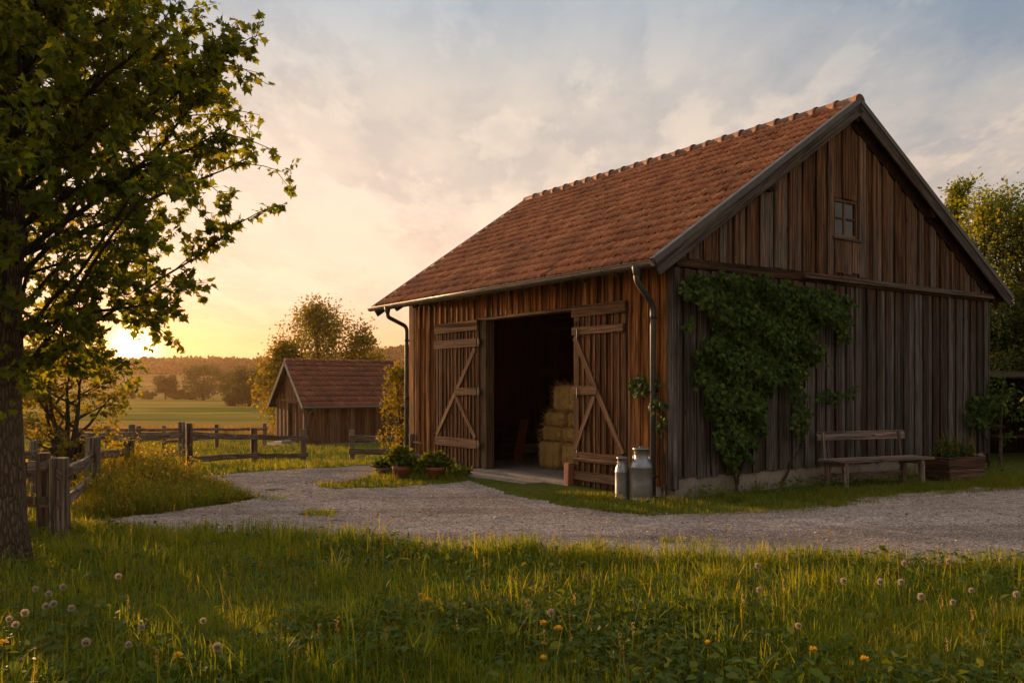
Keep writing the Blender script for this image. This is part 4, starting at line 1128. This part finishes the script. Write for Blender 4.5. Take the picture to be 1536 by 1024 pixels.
# near fence at the left, beside the maple trunk
fence('sturdy near fence of square posts between the big maple and the gravel',
      [(-60, 800, .92), (66, 805, .90, 0, .15), (91, 812, .87, .0, .17), (137, 748, .88, .02, .18), (192, 722, .70, 0, .15)],
      [(0, .72, 1, .76, .05), (0, .36, 1, .38, .05), (1, .74, 2, .72, -.06), (2, .70, 3, .60), (2, .40, 3, .30), (3, .62, 4, .52), (3, .28, 4, .22)])
fence('broken older fence leaning behind the near fence under the young tree',
      [(-40, 742, .82), (49, 740, .80, .02, .13), (100, 730, .90, -.06, .14), (112, 728, .72, .1, .13), (128, 722, .78, -.03, .14)],
      [(0, .62, 1, .60, .05), (0, .33, 1, .30, .05), (1, .58, 2, .66, .05), (2, .74, 4, .62, .05), (3, .36, 4, .34, .05)], .13)
fence('weathered post and rail paddock fence ending left of the shed',
      [(120, 698, 1.0), (198, 700, 1.05, 0, .17), (273, 701, 1.1, .0, .17), (284, 700, 1.08, 0, .17), (381, 694, 1.08, 0, .19), (455, 692.5, 1.08, 0, .19)],
      [(0, .80, 1, .80, .1), (0, .35, 1, .36, .1), (1, .80, 2, .80, .1), (1, .34, 2, .36, .1), (3, .80, 4, .80, .1), (3, .20, 4, .25, .1), (4, .80, 5, .80, .1), (4, .22, 5, .24, .1)], .17, .07, .15)
fence('long thin railed back fence running behind the paddock to the shed gable',
      [(60, 675, 1.0), (162, 674, 1.0), (208, 674, 1.0), (246, 673, 1.0), (325, 671, 1.02), (397, 669.5, 1.05)],
      [(0, .85, 1, .85, .1), (1, .85, 2, .85, .1), (2, .85, 3, .84, .1), (3, .84, 4, .82, .1), (4, .82, 5, .82, .1), (0, .42, 1, .45, .1), (1, .45, 2, .40, .1), (2, .40, 3, .48, .1), (3, .30, 4, .50, .1), (4, .46, 5, .42, .1)], .19, .07, .12)
xs, ys = G(528, 692)
fence('short grey rail fence running from one post into the golden shrub',
      [(528, 692, 1.06, 0, .17), (640, 690.5, 1.0, 0, .17)], [(0, .80, 1, .76, .1), (0, .36, 1, .34, .1)], .17, .08, .19)

# ------------------------------------------------------------------ trees
def tree_root(name, px, Y, label, cat='tree', group=None, dz=0., rz_=0.):
    x = (px - 768) / F * Y
    return empty(name, (x, Y, float(th(x, Y)) + dz), rz_, label, cat, group)
r = tree_root('maple_tree', -8, 7.7, 'big maple tree filling the upper left, its thick trunk at the photo edge')
make_tree(r, None, 7.6, .255, [(1.5, .6), (1.75, .8), (2.0, 1.2), (2.3, 1.75), (2.6, 2.1), (3.2, 2.25), (3.85, 2.3), (4.6, 2.05), (5.2, 1.95), (6.2, 1.5), (7.4, .5), (7.8, .1)],
          134, 15, 36, .074, MAPLE, 'maple', 'bark', 1.5, (28, 58), 5, (.12, .1), .26, 14, droop=.5, flare=1.25, spread=.045, subs=3)
r = tree_root('young_tree', 88, 13.8, 'young forked tree with golden leaves behind the left fence')
make_tree(r, None, 2.45, .10, [(.5, .5), (.8, .95), (1.3, 1.05), (1.8, .85), (2.3, .5), (2.6, .1)], 46, 8, 18, .07, OVAL, 'smalltree', 'twig', .45, (15, 50), 8, (.1, 0), .36, 8, multi=4, droop=.2, spread=.09, subs=2)
r = tree_root('shrub', 607, 22.0, 'golden leafy shrub at the left corner of the barn', 'shrub')
make_tree(r, None, 2.7, .07, [(0.1, .4), (.6, .62), (1.3, .62), (2., .5), (2.8, .15)], 44, 8, 14, .075, OVAL, 'bushleaf', 'twig', .15, (20, 60), 9, (0, 0), .34, 6, multi=5, droop=.1, spread=.09)
r = tree_root('field_tree', 482, 56, 'tallest feathery tree rising directly behind the shed roof')
make_tree(r, None, 7.8, .20, [(1.2, 1.2), (2.5, 2.6), (4.3, 3.2), (6.0, 2.6), (7.2, 1.5), (8.1, .3)], 44, 10, 19, .20, OVAL, 'smalltree', 'twig', 1.2, (38, 68), 10, (0, 0), .3, 6, droop=.2, spread=.10)
r = tree_root('field_tree', 424, 54, 'golden bushy tree hugging the left side of the shed')
make_tree(r, None, 5.3, .16, [(.2, .9), (1.4, 1.7), (3, 1.8), (4.6, 1.1), (5.8, .2)], 36, 9, 18, .20, OVAL, 'bushleaf', 'twig', .4, (20, 55), 11, (0, 0), .34, 6, droop=.3, spread=.11)
r = tree_root('field_tree', 545, 55, 'small golden tree peeping over the right end of the shed roof')
make_tree(r, None, 6.2, .15, [(1, 1.1), (2.8, 1.9), (4.8, 1.3), (6.8, .2)], 32, 8, 16, .20, OVAL, 'bushleaf', 'twig', .9, (25, 60), 12, (0, 0), .34, 6, droop=.2, spread=.11)
r = tree_root('tall_tree', 1500, 24, 'tall tree with upright shoots behind the right eave of the barn')
make_tree(r, None, 6.9, .2, [(.3, 1.6), (2, 2.3), (4, 2.2), (5.4, 1.5), (7.0, .4)], 130, 7, 18, .105, OVAL, 'maple', 'bark', .5, (40, 70), 14, (0, 0), .2, 8, multi=9, droop=-.1, spread=.05)
r = tree_root('tall_tree', 1444, 25.5, 'slender tree whose single top shoot rises just above the right roof slope')
make_tree(r, None, 7.5, .13, [(1, 1.0), (3.5, 1.1), (5.5, .75), (7.0, .3), (7.8, .08)], 44, 8, 22, .115, OVAL, 'maple', 'bark', 1, (50, 72), 15, (0, 0), .3, 8, droop=-.1, spread=.08)
r = tree_root('tall_tree', 1600, 23, 'leafy tree cut by the right edge of the photo')
make_tree(r, None, 6.6, .2, [(.3, 1.6), (2, 2.2), (4, 2.1), (5.4, 1.4), (6.7, .3)], 110, 7, 18, .105, OVAL, 'maple', 'bark', .5, (40, 68), 16, (0, 0), .2, 8, multi=8, droop=-.1, spread=.05)
r = tree_root('elder_bush', 1520, 22.5, 'dark bush under the right eave with a few golden sprays', 'shrub')
make_tree(r, None, 3.3, .10, [(.4, 1.0), (1.6, 1.4), (2.6, 1.3), (3.8, .3)], 44, 9, 24, .10, OVAL, 'herb', 'twig', .5, (10, 50), 17, (0, 0), .34, 6, droop=.2, spread=.09)
r = tree_root('corner_sapling', 1500, 17.2, 'thin sapling with dark leaves by the right corner of the barn', 'sapling')
make_tree(r, None, 1.75, .05, [(.55, .25), (.9, .36), (1.3, .4), (1.8, .2)], 12, 4, 8, .10, OVAL, 'vine', 'bark', .5, (5, 45), 18, (.0, 0), .4, 6, droop=.4, spread=.12)

# far trees between the fields
FT = [('lone round crowned tree standing alone in the far hedge', 248, 195, 6.2, 2.6), ('low bush at the left end of the far hedge', 192, 200, 2.6, 2.2), ('tiny bush above the left end of the far hedge', 199, 290, 4.5, 2.4),
      ('broad dark crowned tree at the middle of the far hedge', 305, 190, 7.9, 4.6), ('half hidden tree joining the two broad trees in the far hedge', 343, 196, 6.8, 3.6),
      ('biggest dark tree right of the far hedge, nearest the shed', 374, 140, 6.9, 3.8), ('dark rounded tree touching the golden tree beside the shed', 398, 143, 6.2, 3.4),
      ('little round bush beside the lone tree in the far hedge', 268, 196, 2.3, 1.7), ('low dark bush at the foot of the biggest far tree', 352, 141, 2.2, 2.2),
      ('flat bush filling the far hedge left of the lone tree', 222, 196, 1.9, 2.6), ('flat bush filling the far hedge between the lone and broad trees', 284, 195, 1.7, 2.4)]
for k, (lab, px, Y, h, rr) in enumerate(FT):
    isb = h < 3
    r = tree_root('far_bush' if isb else 'far_tree', px, Y, lab, 'bush' if isb else 'tree', 'trees and bushes of the far hedge')
    rs = np.random.default_rng(50 + k); n = 22
    m = MB(); m.tube([(0, 0, -.5), (0, 0, h * .4), (.1, 0, h * .7)], [rr * .09, rr * .07, rr * .02], 6); m.build('trunk', M['twig'], r)
    C = []; R_ = []
    for i in range(n):
        z = rs.uniform(.18, .82) * h; q = rr * .72 * math.sqrt(max(.05, 1 - ((z / h - .5) / .5) ** 2)) * rs.uniform(.3, 1); a = rs.uniform(0, 6.28)
        C.append((q * math.cos(a), q * math.sin(a), z)); s = rs.uniform(.24, .42) * min(rr, h * .6); R_.append((s * 1.15, s * 1.15, s))
    foliage('crown', 'fartree', C, R_, 5200, .34 if not isb else .25, r, RHOM, 60 + k, .2, .6, shell=.35)

# the wood on the far hill: one mass nobody could count
def wood_mass():
    X, Y_ = np.meshgrid(np.arange(-420, 240, 6.2), np.arange(492, 690, 9.)); X = X.ravel() + RNG.normal(0, 1.8, X.size); Y_ = Y_.ravel() + RNG.normal(0, 2, X.size)
    phi = (1 + 5 ** .5) / 2
    ico = np.array([(-1, phi, 0), (1, phi, 0), (-1, -phi, 0), (1, -phi, 0), (0, -1, phi), (0, 1, phi), (0, -1, -phi), (0, 1, -phi), (phi, 0, -1), (phi, 0, 1), (-phi, 0, -1), (-phi, 0, 1)]); ico = unit(ico)
    n = len(X); R = RNG.uniform(3.2, 5.4, n); H = RNG.uniform(6.5, 9.5, n)
    # each crown is a spray of leaf clumps over a lumpy dome
    k = 46
    d = RNG.normal(size=(n, k, 3)); d = d / np.linalg.norm(d, axis=2, keepdims=True); d[:, :, 2] = np.abs(d[:, :, 2]) * 1.1 - .35
    rr = R[:, None, None] * RNG.uniform(.72, 1.1, (n, k, 1))
    P = np.stack([X, Y_, th(X, Y_) + H - R], 1)[:, None] + d * rr * np.array([1, 1, 1.05])
    P = P.reshape(-1, 3); q = len(P)
    tip = RNG.normal(0, 1, (q, 3)); nn = d.reshape(-1, 3) + RNG.normal(0, .35, (q, 3))
    me = leaf_mesh('wood', P, tip, nn, RNG.uniform(2.0, 3.6, q), RHOM, np.repeat(RNG.uniform(0, 1, n), k), .1, .3)
    tag(link_mesh('wood', me, M['forest']), kind='stuff')
wood_mass()

# ------------------------------------------------------------------ woodshed at the right edge
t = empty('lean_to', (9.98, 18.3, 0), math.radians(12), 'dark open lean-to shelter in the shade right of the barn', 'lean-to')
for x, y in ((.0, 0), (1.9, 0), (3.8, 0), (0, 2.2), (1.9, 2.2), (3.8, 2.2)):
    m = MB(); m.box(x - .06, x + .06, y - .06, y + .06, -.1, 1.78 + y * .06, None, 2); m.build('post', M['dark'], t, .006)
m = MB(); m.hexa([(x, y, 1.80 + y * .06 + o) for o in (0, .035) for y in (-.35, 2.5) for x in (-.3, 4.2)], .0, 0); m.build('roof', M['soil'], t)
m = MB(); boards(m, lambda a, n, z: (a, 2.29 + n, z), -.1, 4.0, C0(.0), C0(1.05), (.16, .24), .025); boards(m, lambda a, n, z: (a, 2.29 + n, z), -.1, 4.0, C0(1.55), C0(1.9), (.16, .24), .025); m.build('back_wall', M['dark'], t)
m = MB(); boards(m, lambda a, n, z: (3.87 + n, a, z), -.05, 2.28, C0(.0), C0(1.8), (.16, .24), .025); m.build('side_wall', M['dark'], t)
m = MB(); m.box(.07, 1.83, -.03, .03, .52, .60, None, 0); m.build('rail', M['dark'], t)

# ------------------------------------------------------------------ climbers
def gable_pt(px, py, n):
    k = (px - 768) / F; bx, by = BX + n * math.sin(BA), BY - n * math.cos(BA)
    t = (k * by - bx) / (math.cos(BA) - math.sin(BA) * k); Y = by + t * math.sin(BA)
    return np.array([bx + t * math.cos(BA), Y, EYE + (HZ - py) / F * Y])
def front_pt(px, py, n):
    k = (px - 768) / F; bx, by = BX - n * math.cos(BA), BY - n * math.sin(BA)
    s = (bx - k * by) / (math.sin(BA) + math.cos(BA) * k); Y = by + s * math.cos(BA)
    return np.array([bx - s * math.sin(BA), Y, EYE + (HZ - py) / F * Y])
def climber(name, label, polys, pt, out, root_px, stems, dens, size, dmax, seed):
    rs = np.random.default_rng(seed); rb = pt(root_px[0], root_px[1], .08); rb[2] = float(th(rb[0], rb[1]))
    t = empty(name, tuple(rb), 0, label, 'climbing plant')
    PP = []
    for poly, dn in polys:
        poly = np.array(poly, float); lo, hi = poly.min(0), poly.max(0)
        A = rs.uniform(lo - 6, hi + 6, (int((hi - lo + 12).prod() * dens * dn), 2))
        Aw = A + np.stack([wob(A[:, 0], A[:, 1], .11, 2), wob(A[:, 0], A[:, 1], .13, 5)], 1) * 9
        A = A[in_poly(Aw, [tuple(p) for p in poly])]
        bulge = .55 + .45 * wob(A[:, 0], A[:, 1], .045, 4)
        for (px, py), bl in zip(A, bulge): PP.append(pt(px, py, .05 + dmax * bl * rs.uniform(0, 1) ** .6))
    P = np.array(PP) - rb; n = len(P)
    tip = rs.normal(0, .5, (n, 3)); tip[:, 2] -= .8; tip += np.array(out) * .3
    nn = np.array(out) * .8 + rs.normal(0, .45, (n, 3)); nn[:, 2] += .35
    link_mesh('leaves', leaf_mesh('leaves', P, tip, nn, size * rs.uniform(.5, 1.2, n), MAPLE * np.array([.9, .9]), np.clip(rs.normal(.42, .25, n), 0, 1), .15, .35), M['vine'], t)
    m = MB()
    for st_ in stems:
        pts = [Vector(pt(px, py, nn_) - rb) for px, py, nn_ in st_]; k = len(pts); fine = []
        for a, b in zip(pts, pts[1:]):
            for q in range(4): fine.append(a.lerp(b, q / 4) + Vector(rs.normal(0, .008, 3)))
        fine.append(pts[-1]); k = len(fine)
        m.tube(fine, [.022 - .015 * i / k for i in range(k)], 6)
    m.build('stems', M['twig'], t)
    return t
GO = (math.sin(BA), -math.cos(BA), 0); FO = (-math.cos(BA), -math.sin(BA), 0)
A_ = [(1018, 420), (1050, 412), (1110, 410), (1150, 415), (1190, 428), (1235, 432), (1268, 442), (1282, 455), (1275, 480), (1270, 512), (1258, 508), (1250, 480), (1228, 478), (1222, 512), (1240, 525), (1238, 545), (1215, 545), (1205, 580),
      (1170, 575), (1155, 600), (1150, 640), (1135, 662), (1118, 690), (1095, 700), (1080, 680), (1068, 640), (1058, 600), (1045, 570), (1042, 530), (1070, 500), (1062, 470), (1040, 450), (1022, 440)]
climber('climbing_vine', 'dense dark green climbing vine spreading over the left half of the barn gable',
        [(A_, 1.), ([(1180, 570), (1210, 575), (1216, 640), (1202, 672), (1190, 650)], .5), ([(1215, 590), (1285, 583), (1283, 600), (1228, 606)], .35), ([(1018, 480), (1042, 476), (1044, 496), (1020, 500)], .5), ([(1095, 690), (1115, 690), (1108, 712), (1098, 712)], .5)],
        gable_pt, GO, (1104, 738), [[(1102, 740, .16), (1108, 715, .12), (1122, 680, .06), (1115, 640, .06), (1100, 580, .05), (1110, 520, .06), (1130, 450, .06)], [(1106, 738, .12), (1100, 700, .05), (1090, 640, .06), (1075, 560, .05)],
         [(1172, 728, .06), (1186, 695, .05), (1205, 665, .05), (1196, 620, .05), (1185, 560, .06), (1180, 480, .06)], [(1120, 440, .06), (1180, 440, .06), (1250, 450, .06), (1262, 500, .05)]], .30, .080, .40, 21)
climber('climbing_vine', 'small green creeper around the right downpipe between the barn door and the corner',
        [([(936, 572), (950, 566), (980, 568), (990, 574), (988, 600), (974, 588), (945, 587)], .8), ([(974, 585), (990, 585), (996, 610), (1000, 650), (984, 655), (978, 620)], .35)],
        front_pt, FO, (998, 742), [[(998, 744, .16), (996, 690, .10), (992, 640, .10), (985, 590, .12), (950, 575, .10)]], .17, .075, .20, 22)
climber('climbing_vine', 'leafy creeper reaching round the right end of the gable behind the trough',
        [([(1448, 600), (1478, 590), (1490, 620), (1470, 645), (1450, 640)], .45)], gable_pt, GO, (1482, 700), [[(1484, 702, .06), (1480, 660, .06), (1465, 620, .06)]], .15, .13, .22, 23)

# ------------------------------------------------------------------ grass
def grass(name, mat, parts):
    XY, H, W, LN, RD = [], [], [], [], []
    for poly, n, h0, h1, w, seed, clump in parts:
        P = scatter(poly, n, clump); k = len(P)
        if seed in (4, 5, 6): P = P[wob(P[:, 0], P[:, 1], 1.8, seed) + .5 * wob(P[:, 0], P[:, 1], 5.5, seed + 3) + RNG.normal(0, .35, len(P)) > -.42]; k = len(P)
        hv = 1 + .45 * wob(P[:, 0], P[:, 1], .9, seed) + .25 * wob(P[:, 0], P[:, 1], 2.6, seed + 2)
        XY.append(P); H.append(RNG.uniform(h0, h1, k) * np.clip(hv, .35, 1.8)); W.append(w * RNG.uniform(.6, 1.4, k))
        LN.append(np.abs(RNG.normal(.35, .45, k))); RD.append(np.clip(RNG.normal(.42, .2, k) + .16 * wob(P[:, 0], P[:, 1], 1.4, seed + 5), 0, 1))
    o = link_mesh(name, blade_mesh(name, np.concatenate(XY), np.concatenate(H), np.concatenate(W), np.concatenate(LN), np.concatenate(RD)), M[mat])
    return tag(o, kind='stuff')
ne = [p for p in NEAR_EDGE]
FORE = [(-9, 2.8), (9, 2.8)] + ne[::-1] + [(-9, 9.5)]
FORE2 = [(-6.5, 3.0), (6.5, 3.0)] + ne[::-1][1:]
far_strip = [(p[0], p[1] - .55) for p in ne] + [(p[0], p[1] + .12) for p in ne[::-1]]
NEARB = [(-4.2, 3.0), (4.2, 3.0), (5.4, 6.), (-5.4, 6.)]
grass('meadow_grass', 'grass', [(FORE, 90000, .08, .22, .0065, 1, .45), (NEARB, 46000, .08, .20, .006, 1, .5), (far_strip, 16000, .10, .26, .007, 2, .6), (FORE, 4200, .22, .38, .006, 3, .7), ([G(455, 776), G(505, 776), G(505, 762), G(455, 762)], 260, .03, .10, .006, 12, .4), ([G(385, 752), G(430, 752), G(430, 744), G(385, 744)], 200, .03, .10, .006, 13, .4), ([G(990, 820), G(1070, 820), G(1070, 810), G(990, 810)], 200, .03, .10, .006, 14, .6)])
grass('dry_stalks', 'crop', [(FORE, 1100, .14, .34, .0035, 15, .3)])
def seed_heads():
    P = scatter(FORE, 150); k = len(P); h = RNG.uniform(.24, .42, k); q = np.repeat(np.column_stack([P, th(P[:, 0], P[:, 1]) + h]), 14, 0); n = len(q)
    q[:, 2] += np.tile(np.linspace(-.05, .02, 14), k); q[:, :2] += RNG.normal(0, .003, (n, 2))
    tip = RNG.normal(0, .5, (n, 3)); tip[:, 2] += .8
    o = link_mesh('seed_heads', leaf_mesh('seed_heads', q, tip, RNG.normal(0, 1, (n, 3)), RNG.uniform(.010, .018, n), RHOM, RNG.uniform(0, 1, n)), M['crop']); tag(o, kind='stuff')
    tag(link_mesh('seed_stalks', blade_mesh('seed_stalks', P, h, np.full(k, .003), np.full(k, .02), RNG.uniform(0, 1, k)), M['weed']), kind='stuff')
seed_heads()
def ground_leaves():
    P = np.concatenate([scatter(FORE, 24000), scatter(NEARB, 20000), scatter([tuple(bw(a, b))[:2] for a, b in ((.1, -.1), (8.6, -.1), (8.6, -.9), (.1, -.9))], 2600)])
    P = P[wob(P[:, 0], P[:, 1], 1.1, 9) + RNG.normal(0, .25, len(P)) > -.05]; k = len(P)
    z = th(P[:, 0], P[:, 1]) + RNG.uniform(.03, .17, k); tip = RNG.normal(0, 1, (k, 3)); tip[:, 2] = RNG.uniform(-.2, .7, k); nn = RNG.normal(0, .35, (k, 3)); nn[:, 2] += 1
    tag(link_mesh('ground_leaves', leaf_mesh('ground_leaves', np.column_stack([P, z]), tip, nn, RNG.uniform(.03, .085, k), OVAL, np.clip(RNG.normal(.35, .25, k), 0, 1), .25, .35), M['potleaf']), kind='stuff')
ground_leaves()
MOUND = gpoly([(112, 783), (230, 772), (330, 757), (384, 748), (330, 733), (300, 724), (255, 712), (205, 706), (160, 716), (118, 738)])
LEFTM = [(-17, 9.9), (-5.6, 10.1), (-5.2, 11.5), (-6.2, 14.5), (-7.6, 18), (-11, 24), (-24, 24)]
LAWN = gpoly([(300, 714), (400, 706), (500, 701), (560, 696), (612, 692)]) + [(-3.0, 30), (-3.4, 44), (-24, 44), (-20, 26), (-11, 18.5)]
VERGE = gpoly([(770, 745), (830, 758), (900, 769), (1010, 775), (1215, 769), (1290, 758), (1400, 746), (1536, 735), (1640, 729), (1640, 716), (1480, 712), (1360, 728), (1230, 735), (1012, 750), (960, 752), (865, 738)])
WALLBASE = [tuple(bw(a, b))[:2] for a, b in ((.1, -.05), (8.6, -.05), (8.6, -.5), (.1, -.35))]
POTS = gpoly([(468, 729), (500, 736), (620, 733), (704, 722), (700, 712), (640, 703), (566, 709), (540, 720)])
grass('lawn_grass', 'lawn', [(LAWN, 46000, .07, .2, .014, 4, .4), (VERGE, 22000, .05, .13, .006, 5, .5), (WALLBASE, 3000, .08, .30, .007, 16, .6), (POTS, 7000, .05, .15, .007, 6, .5), (LEFTM, 20000, .10, .30, .010, 7, .4), (MOUND, 14000, .08, .30, .008, 11, .5), ([(-9, 9.4), (-5, 9.6), (-5, 10.2), (-9, 10.2)], 2500, .08, .2, .008, 8, .3)])
def weeds():
    P = np.concatenate([scatter(MOUND, 5200, .5)]); k = len(P); hh = RNG.uniform(.12, .62, k) * np.clip(1 + .55 * wob(P[:, 0], P[:, 1], 1.7, 3), .3, 1.7) * np.clip((-P[:, 0] - 3.3) / 2.2, .22, 1)
    E = scatter(LEFTM, 2500); P = np.concatenate([P, E]); hh = np.concatenate([hh, RNG.uniform(.2, .5, len(E))]); k = len(P)
    tag(link_mesh('wild_weeds', blade_mesh('wild_weeds', P, hh, RNG.uniform(.006, .014, k), np.abs(RNG.normal(.3, .4, k)), np.clip(RNG.normal(.45, .25, k), 0, 1)), M['weed']), kind='stuff')
    i = RNG.integers(0, k, 16000); q = P[i] + RNG.normal(0, .05, (len(i), 2)); z = th(q[:, 0], q[:, 1]) + hh[i] * RNG.uniform(.25, 1.05, len(i)); n = len(i)
    tip = RNG.normal(0, 1, (n, 3)); tip[:, 2] += .5
    tag(link_mesh('weed_leaves', leaf_mesh('weed_leaves', np.column_stack([q, z]), tip, RNG.normal(0, .6, (n, 3)) + np.array([0, 0, .6]), RNG.uniform(.02, .055, n), OVAL, np.clip(RNG.normal(.5, .25, n), 0, 1)), M['weed']), kind='stuff')
weeds()
CROP = [(-28, 46.5), (-7, 46.5), (-7, 60), (-36, 60)]
grass('ripe_crop', 'crop', [(CROP, 26000, .3, .6, .035, 9, .2)])

# ------------------------------------------------------------------ dandelions and yellow flowers
def clock():
    t = empty('dandelion_clock', (0, 0, 0))
    m = MB(); m.tube([(0, 0, 0), (.012, .004, .12), (.006, .008, .22), (0, 0, .31)], [.0035, .003, .0026, .0024], 6); m.build('stem', M['weed'], t)
    rs = np.random.default_rng(2); n = 150; d = unit(rs.normal(size=(n, 3)))
    P = []; T = []; NN = []; S_ = []
    for v in d:
        for k in range(3):
            P.append(v * .0125); T.append(v + rs.normal(0, .32, 3)); NN.append(rs.normal(0, 1, 3)); S_.append(.0105)
    tm = np.array([(-.05, 0), (.05, 0), (.10, .7), (0, 1), (-.10, .7)])
    P = np.array(P) + np.array([0, 0, .322])
    link_mesh('seed_head', leaf_mesh('seed_head', P, T, NN, np.array(S_) * .9, tm, rs.uniform(0, 1, len(P)), 0, 0), M['fluff'], t)
    m = MB(); m.lathe([(0, -.012), (.010, -.01), (.012, 0), (.009, .008), (0, .011)], 10, (0, 0, .322)); m.build('receptacle', M['weed'], t)
    return t
ORD = ['first', 'second', 'third', 'fourth', 'fifth', 'sixth', 'seventh', 'eighth', 'ninth', 'tenth', 'eleventh', 'twelfth', 'thirteenth', 'fourteenth', 'fifteenth', 'sixteenth']
DL = [(182, 864), (53, 882), (76, 890), (91, 879), (67, 907), (84, 904), (106, 910), (41, 917), (8, 928), (22, 935), (137, 960), (192, 967), (212, 941), (305, 931), (327, 969)]
DR = [(828, 915), (1132, 847), (1140, 883), (1197, 937), (1266, 871), (1322, 872), (1352, 872), (1361, 844), (1386, 895), (1424, 901), (1421, 840), (1454, 885), (1499, 839), (1525, 890)]
proto = None
for lst, where in ((sorted(DL), 'left half of the foreground grass'), (sorted(DR), 'right half of the foreground grass')):
    for i, (px, py) in enumerate(lst):
        sc_ = random.uniform(.85, 1.12); Y = (EYE - .322 * sc_) * F / (py - HZ)
        if proto is None: proto = clock(); o = proto
        else: o = copy_tree(proto)
        o.location = ((px - 768) / F * Y, Y, 0); o.scale = (sc_,) * 3; o.rotation_euler = (random.uniform(-.08, .08), random.uniform(-.08, .08), random.uniform(0, 6))
        tag(o, f'fluffy pale dandelion clock, {ORD[i]} from the left in the {where}', 'dandelion', 'dandelion clocks in the foreground grass')
def yellow():
    t = empty('yellow_flower', (0, 0, 0))
    m = MB(); m.tube([(0, 0, 0), (.008, .004, .12), (0, 0, .222)], [.003, .0025, .002], 6); m.build('stem', M['weed'], t)
    rs = np.random.default_rng(4); n = 44; a = rs.uniform(0, 6.28, n); el = rs.uniform(.05, 1.2, n)
    T = np.stack([np.cos(a) * np.cos(el), np.sin(a) * np.cos(el), np.sin(el)], 1); P = np.tile([0, 0, .222], (n, 1)) + T * .002
    tm = np.array([(-.10, 0), (.10, 0), (.13, .8), (0, 1), (-.13, .8)])
    link_mesh('bloom', leaf_mesh('bloom', P, T, np.tile([0, 0, 1.], (n, 1)) + rs.normal(0, .1, (n, 3)), np.full(n, .023), tm, rs.uniform(0, 1, n), .1, .2), M['yellow'], t)
    return t
YF = [(264, 981), (632, 893), (644, 899), (818, 935), (834, 942), (816, 989), (1067, 963), (1220, 974), (1293, 988), (10, 962)]
proto = None
for i, (px, py) in enumerate(sorted(YF)):
    sc_ = random.uniform(.8, 1.15); Y = (EYE - .222 * sc_) * F / (py - HZ)
    if proto is None: proto = yellow(); o = proto
    else: o = copy_tree(proto)
    o.location = ((px - 768) / F * Y, Y, 0); o.scale = (sc_,) * 3; o.rotation_euler = (random.uniform(-.1, .1), random.uniform(-.1, .1), random.uniform(0, 6))
    tag(o, f'small yellow blossom, {ORD[i]} from the left among the foreground grass', 'flower', 'yellow flowers in the foreground grass')

# ------------------------------------------------------------------ haze
HAZE = .00017
m = MB(); m.box(-640, 450, -75, 1080, -4.5, 50)
hz = m.build('haze', None); hz.data.materials.clear()
mm, N, out = newmat('haze')
pv = N.n('ShaderNodeVolumePrincipled', {'Color': (1., .66, .36), 'Density': HAZE, 'Anisotropy': .62})
N.set(out, 'Volume', pv.outputs[0]); hz.data.materials.append(mm); tag(hz, kind='stuff')
hz.display_type = 'WIRE'
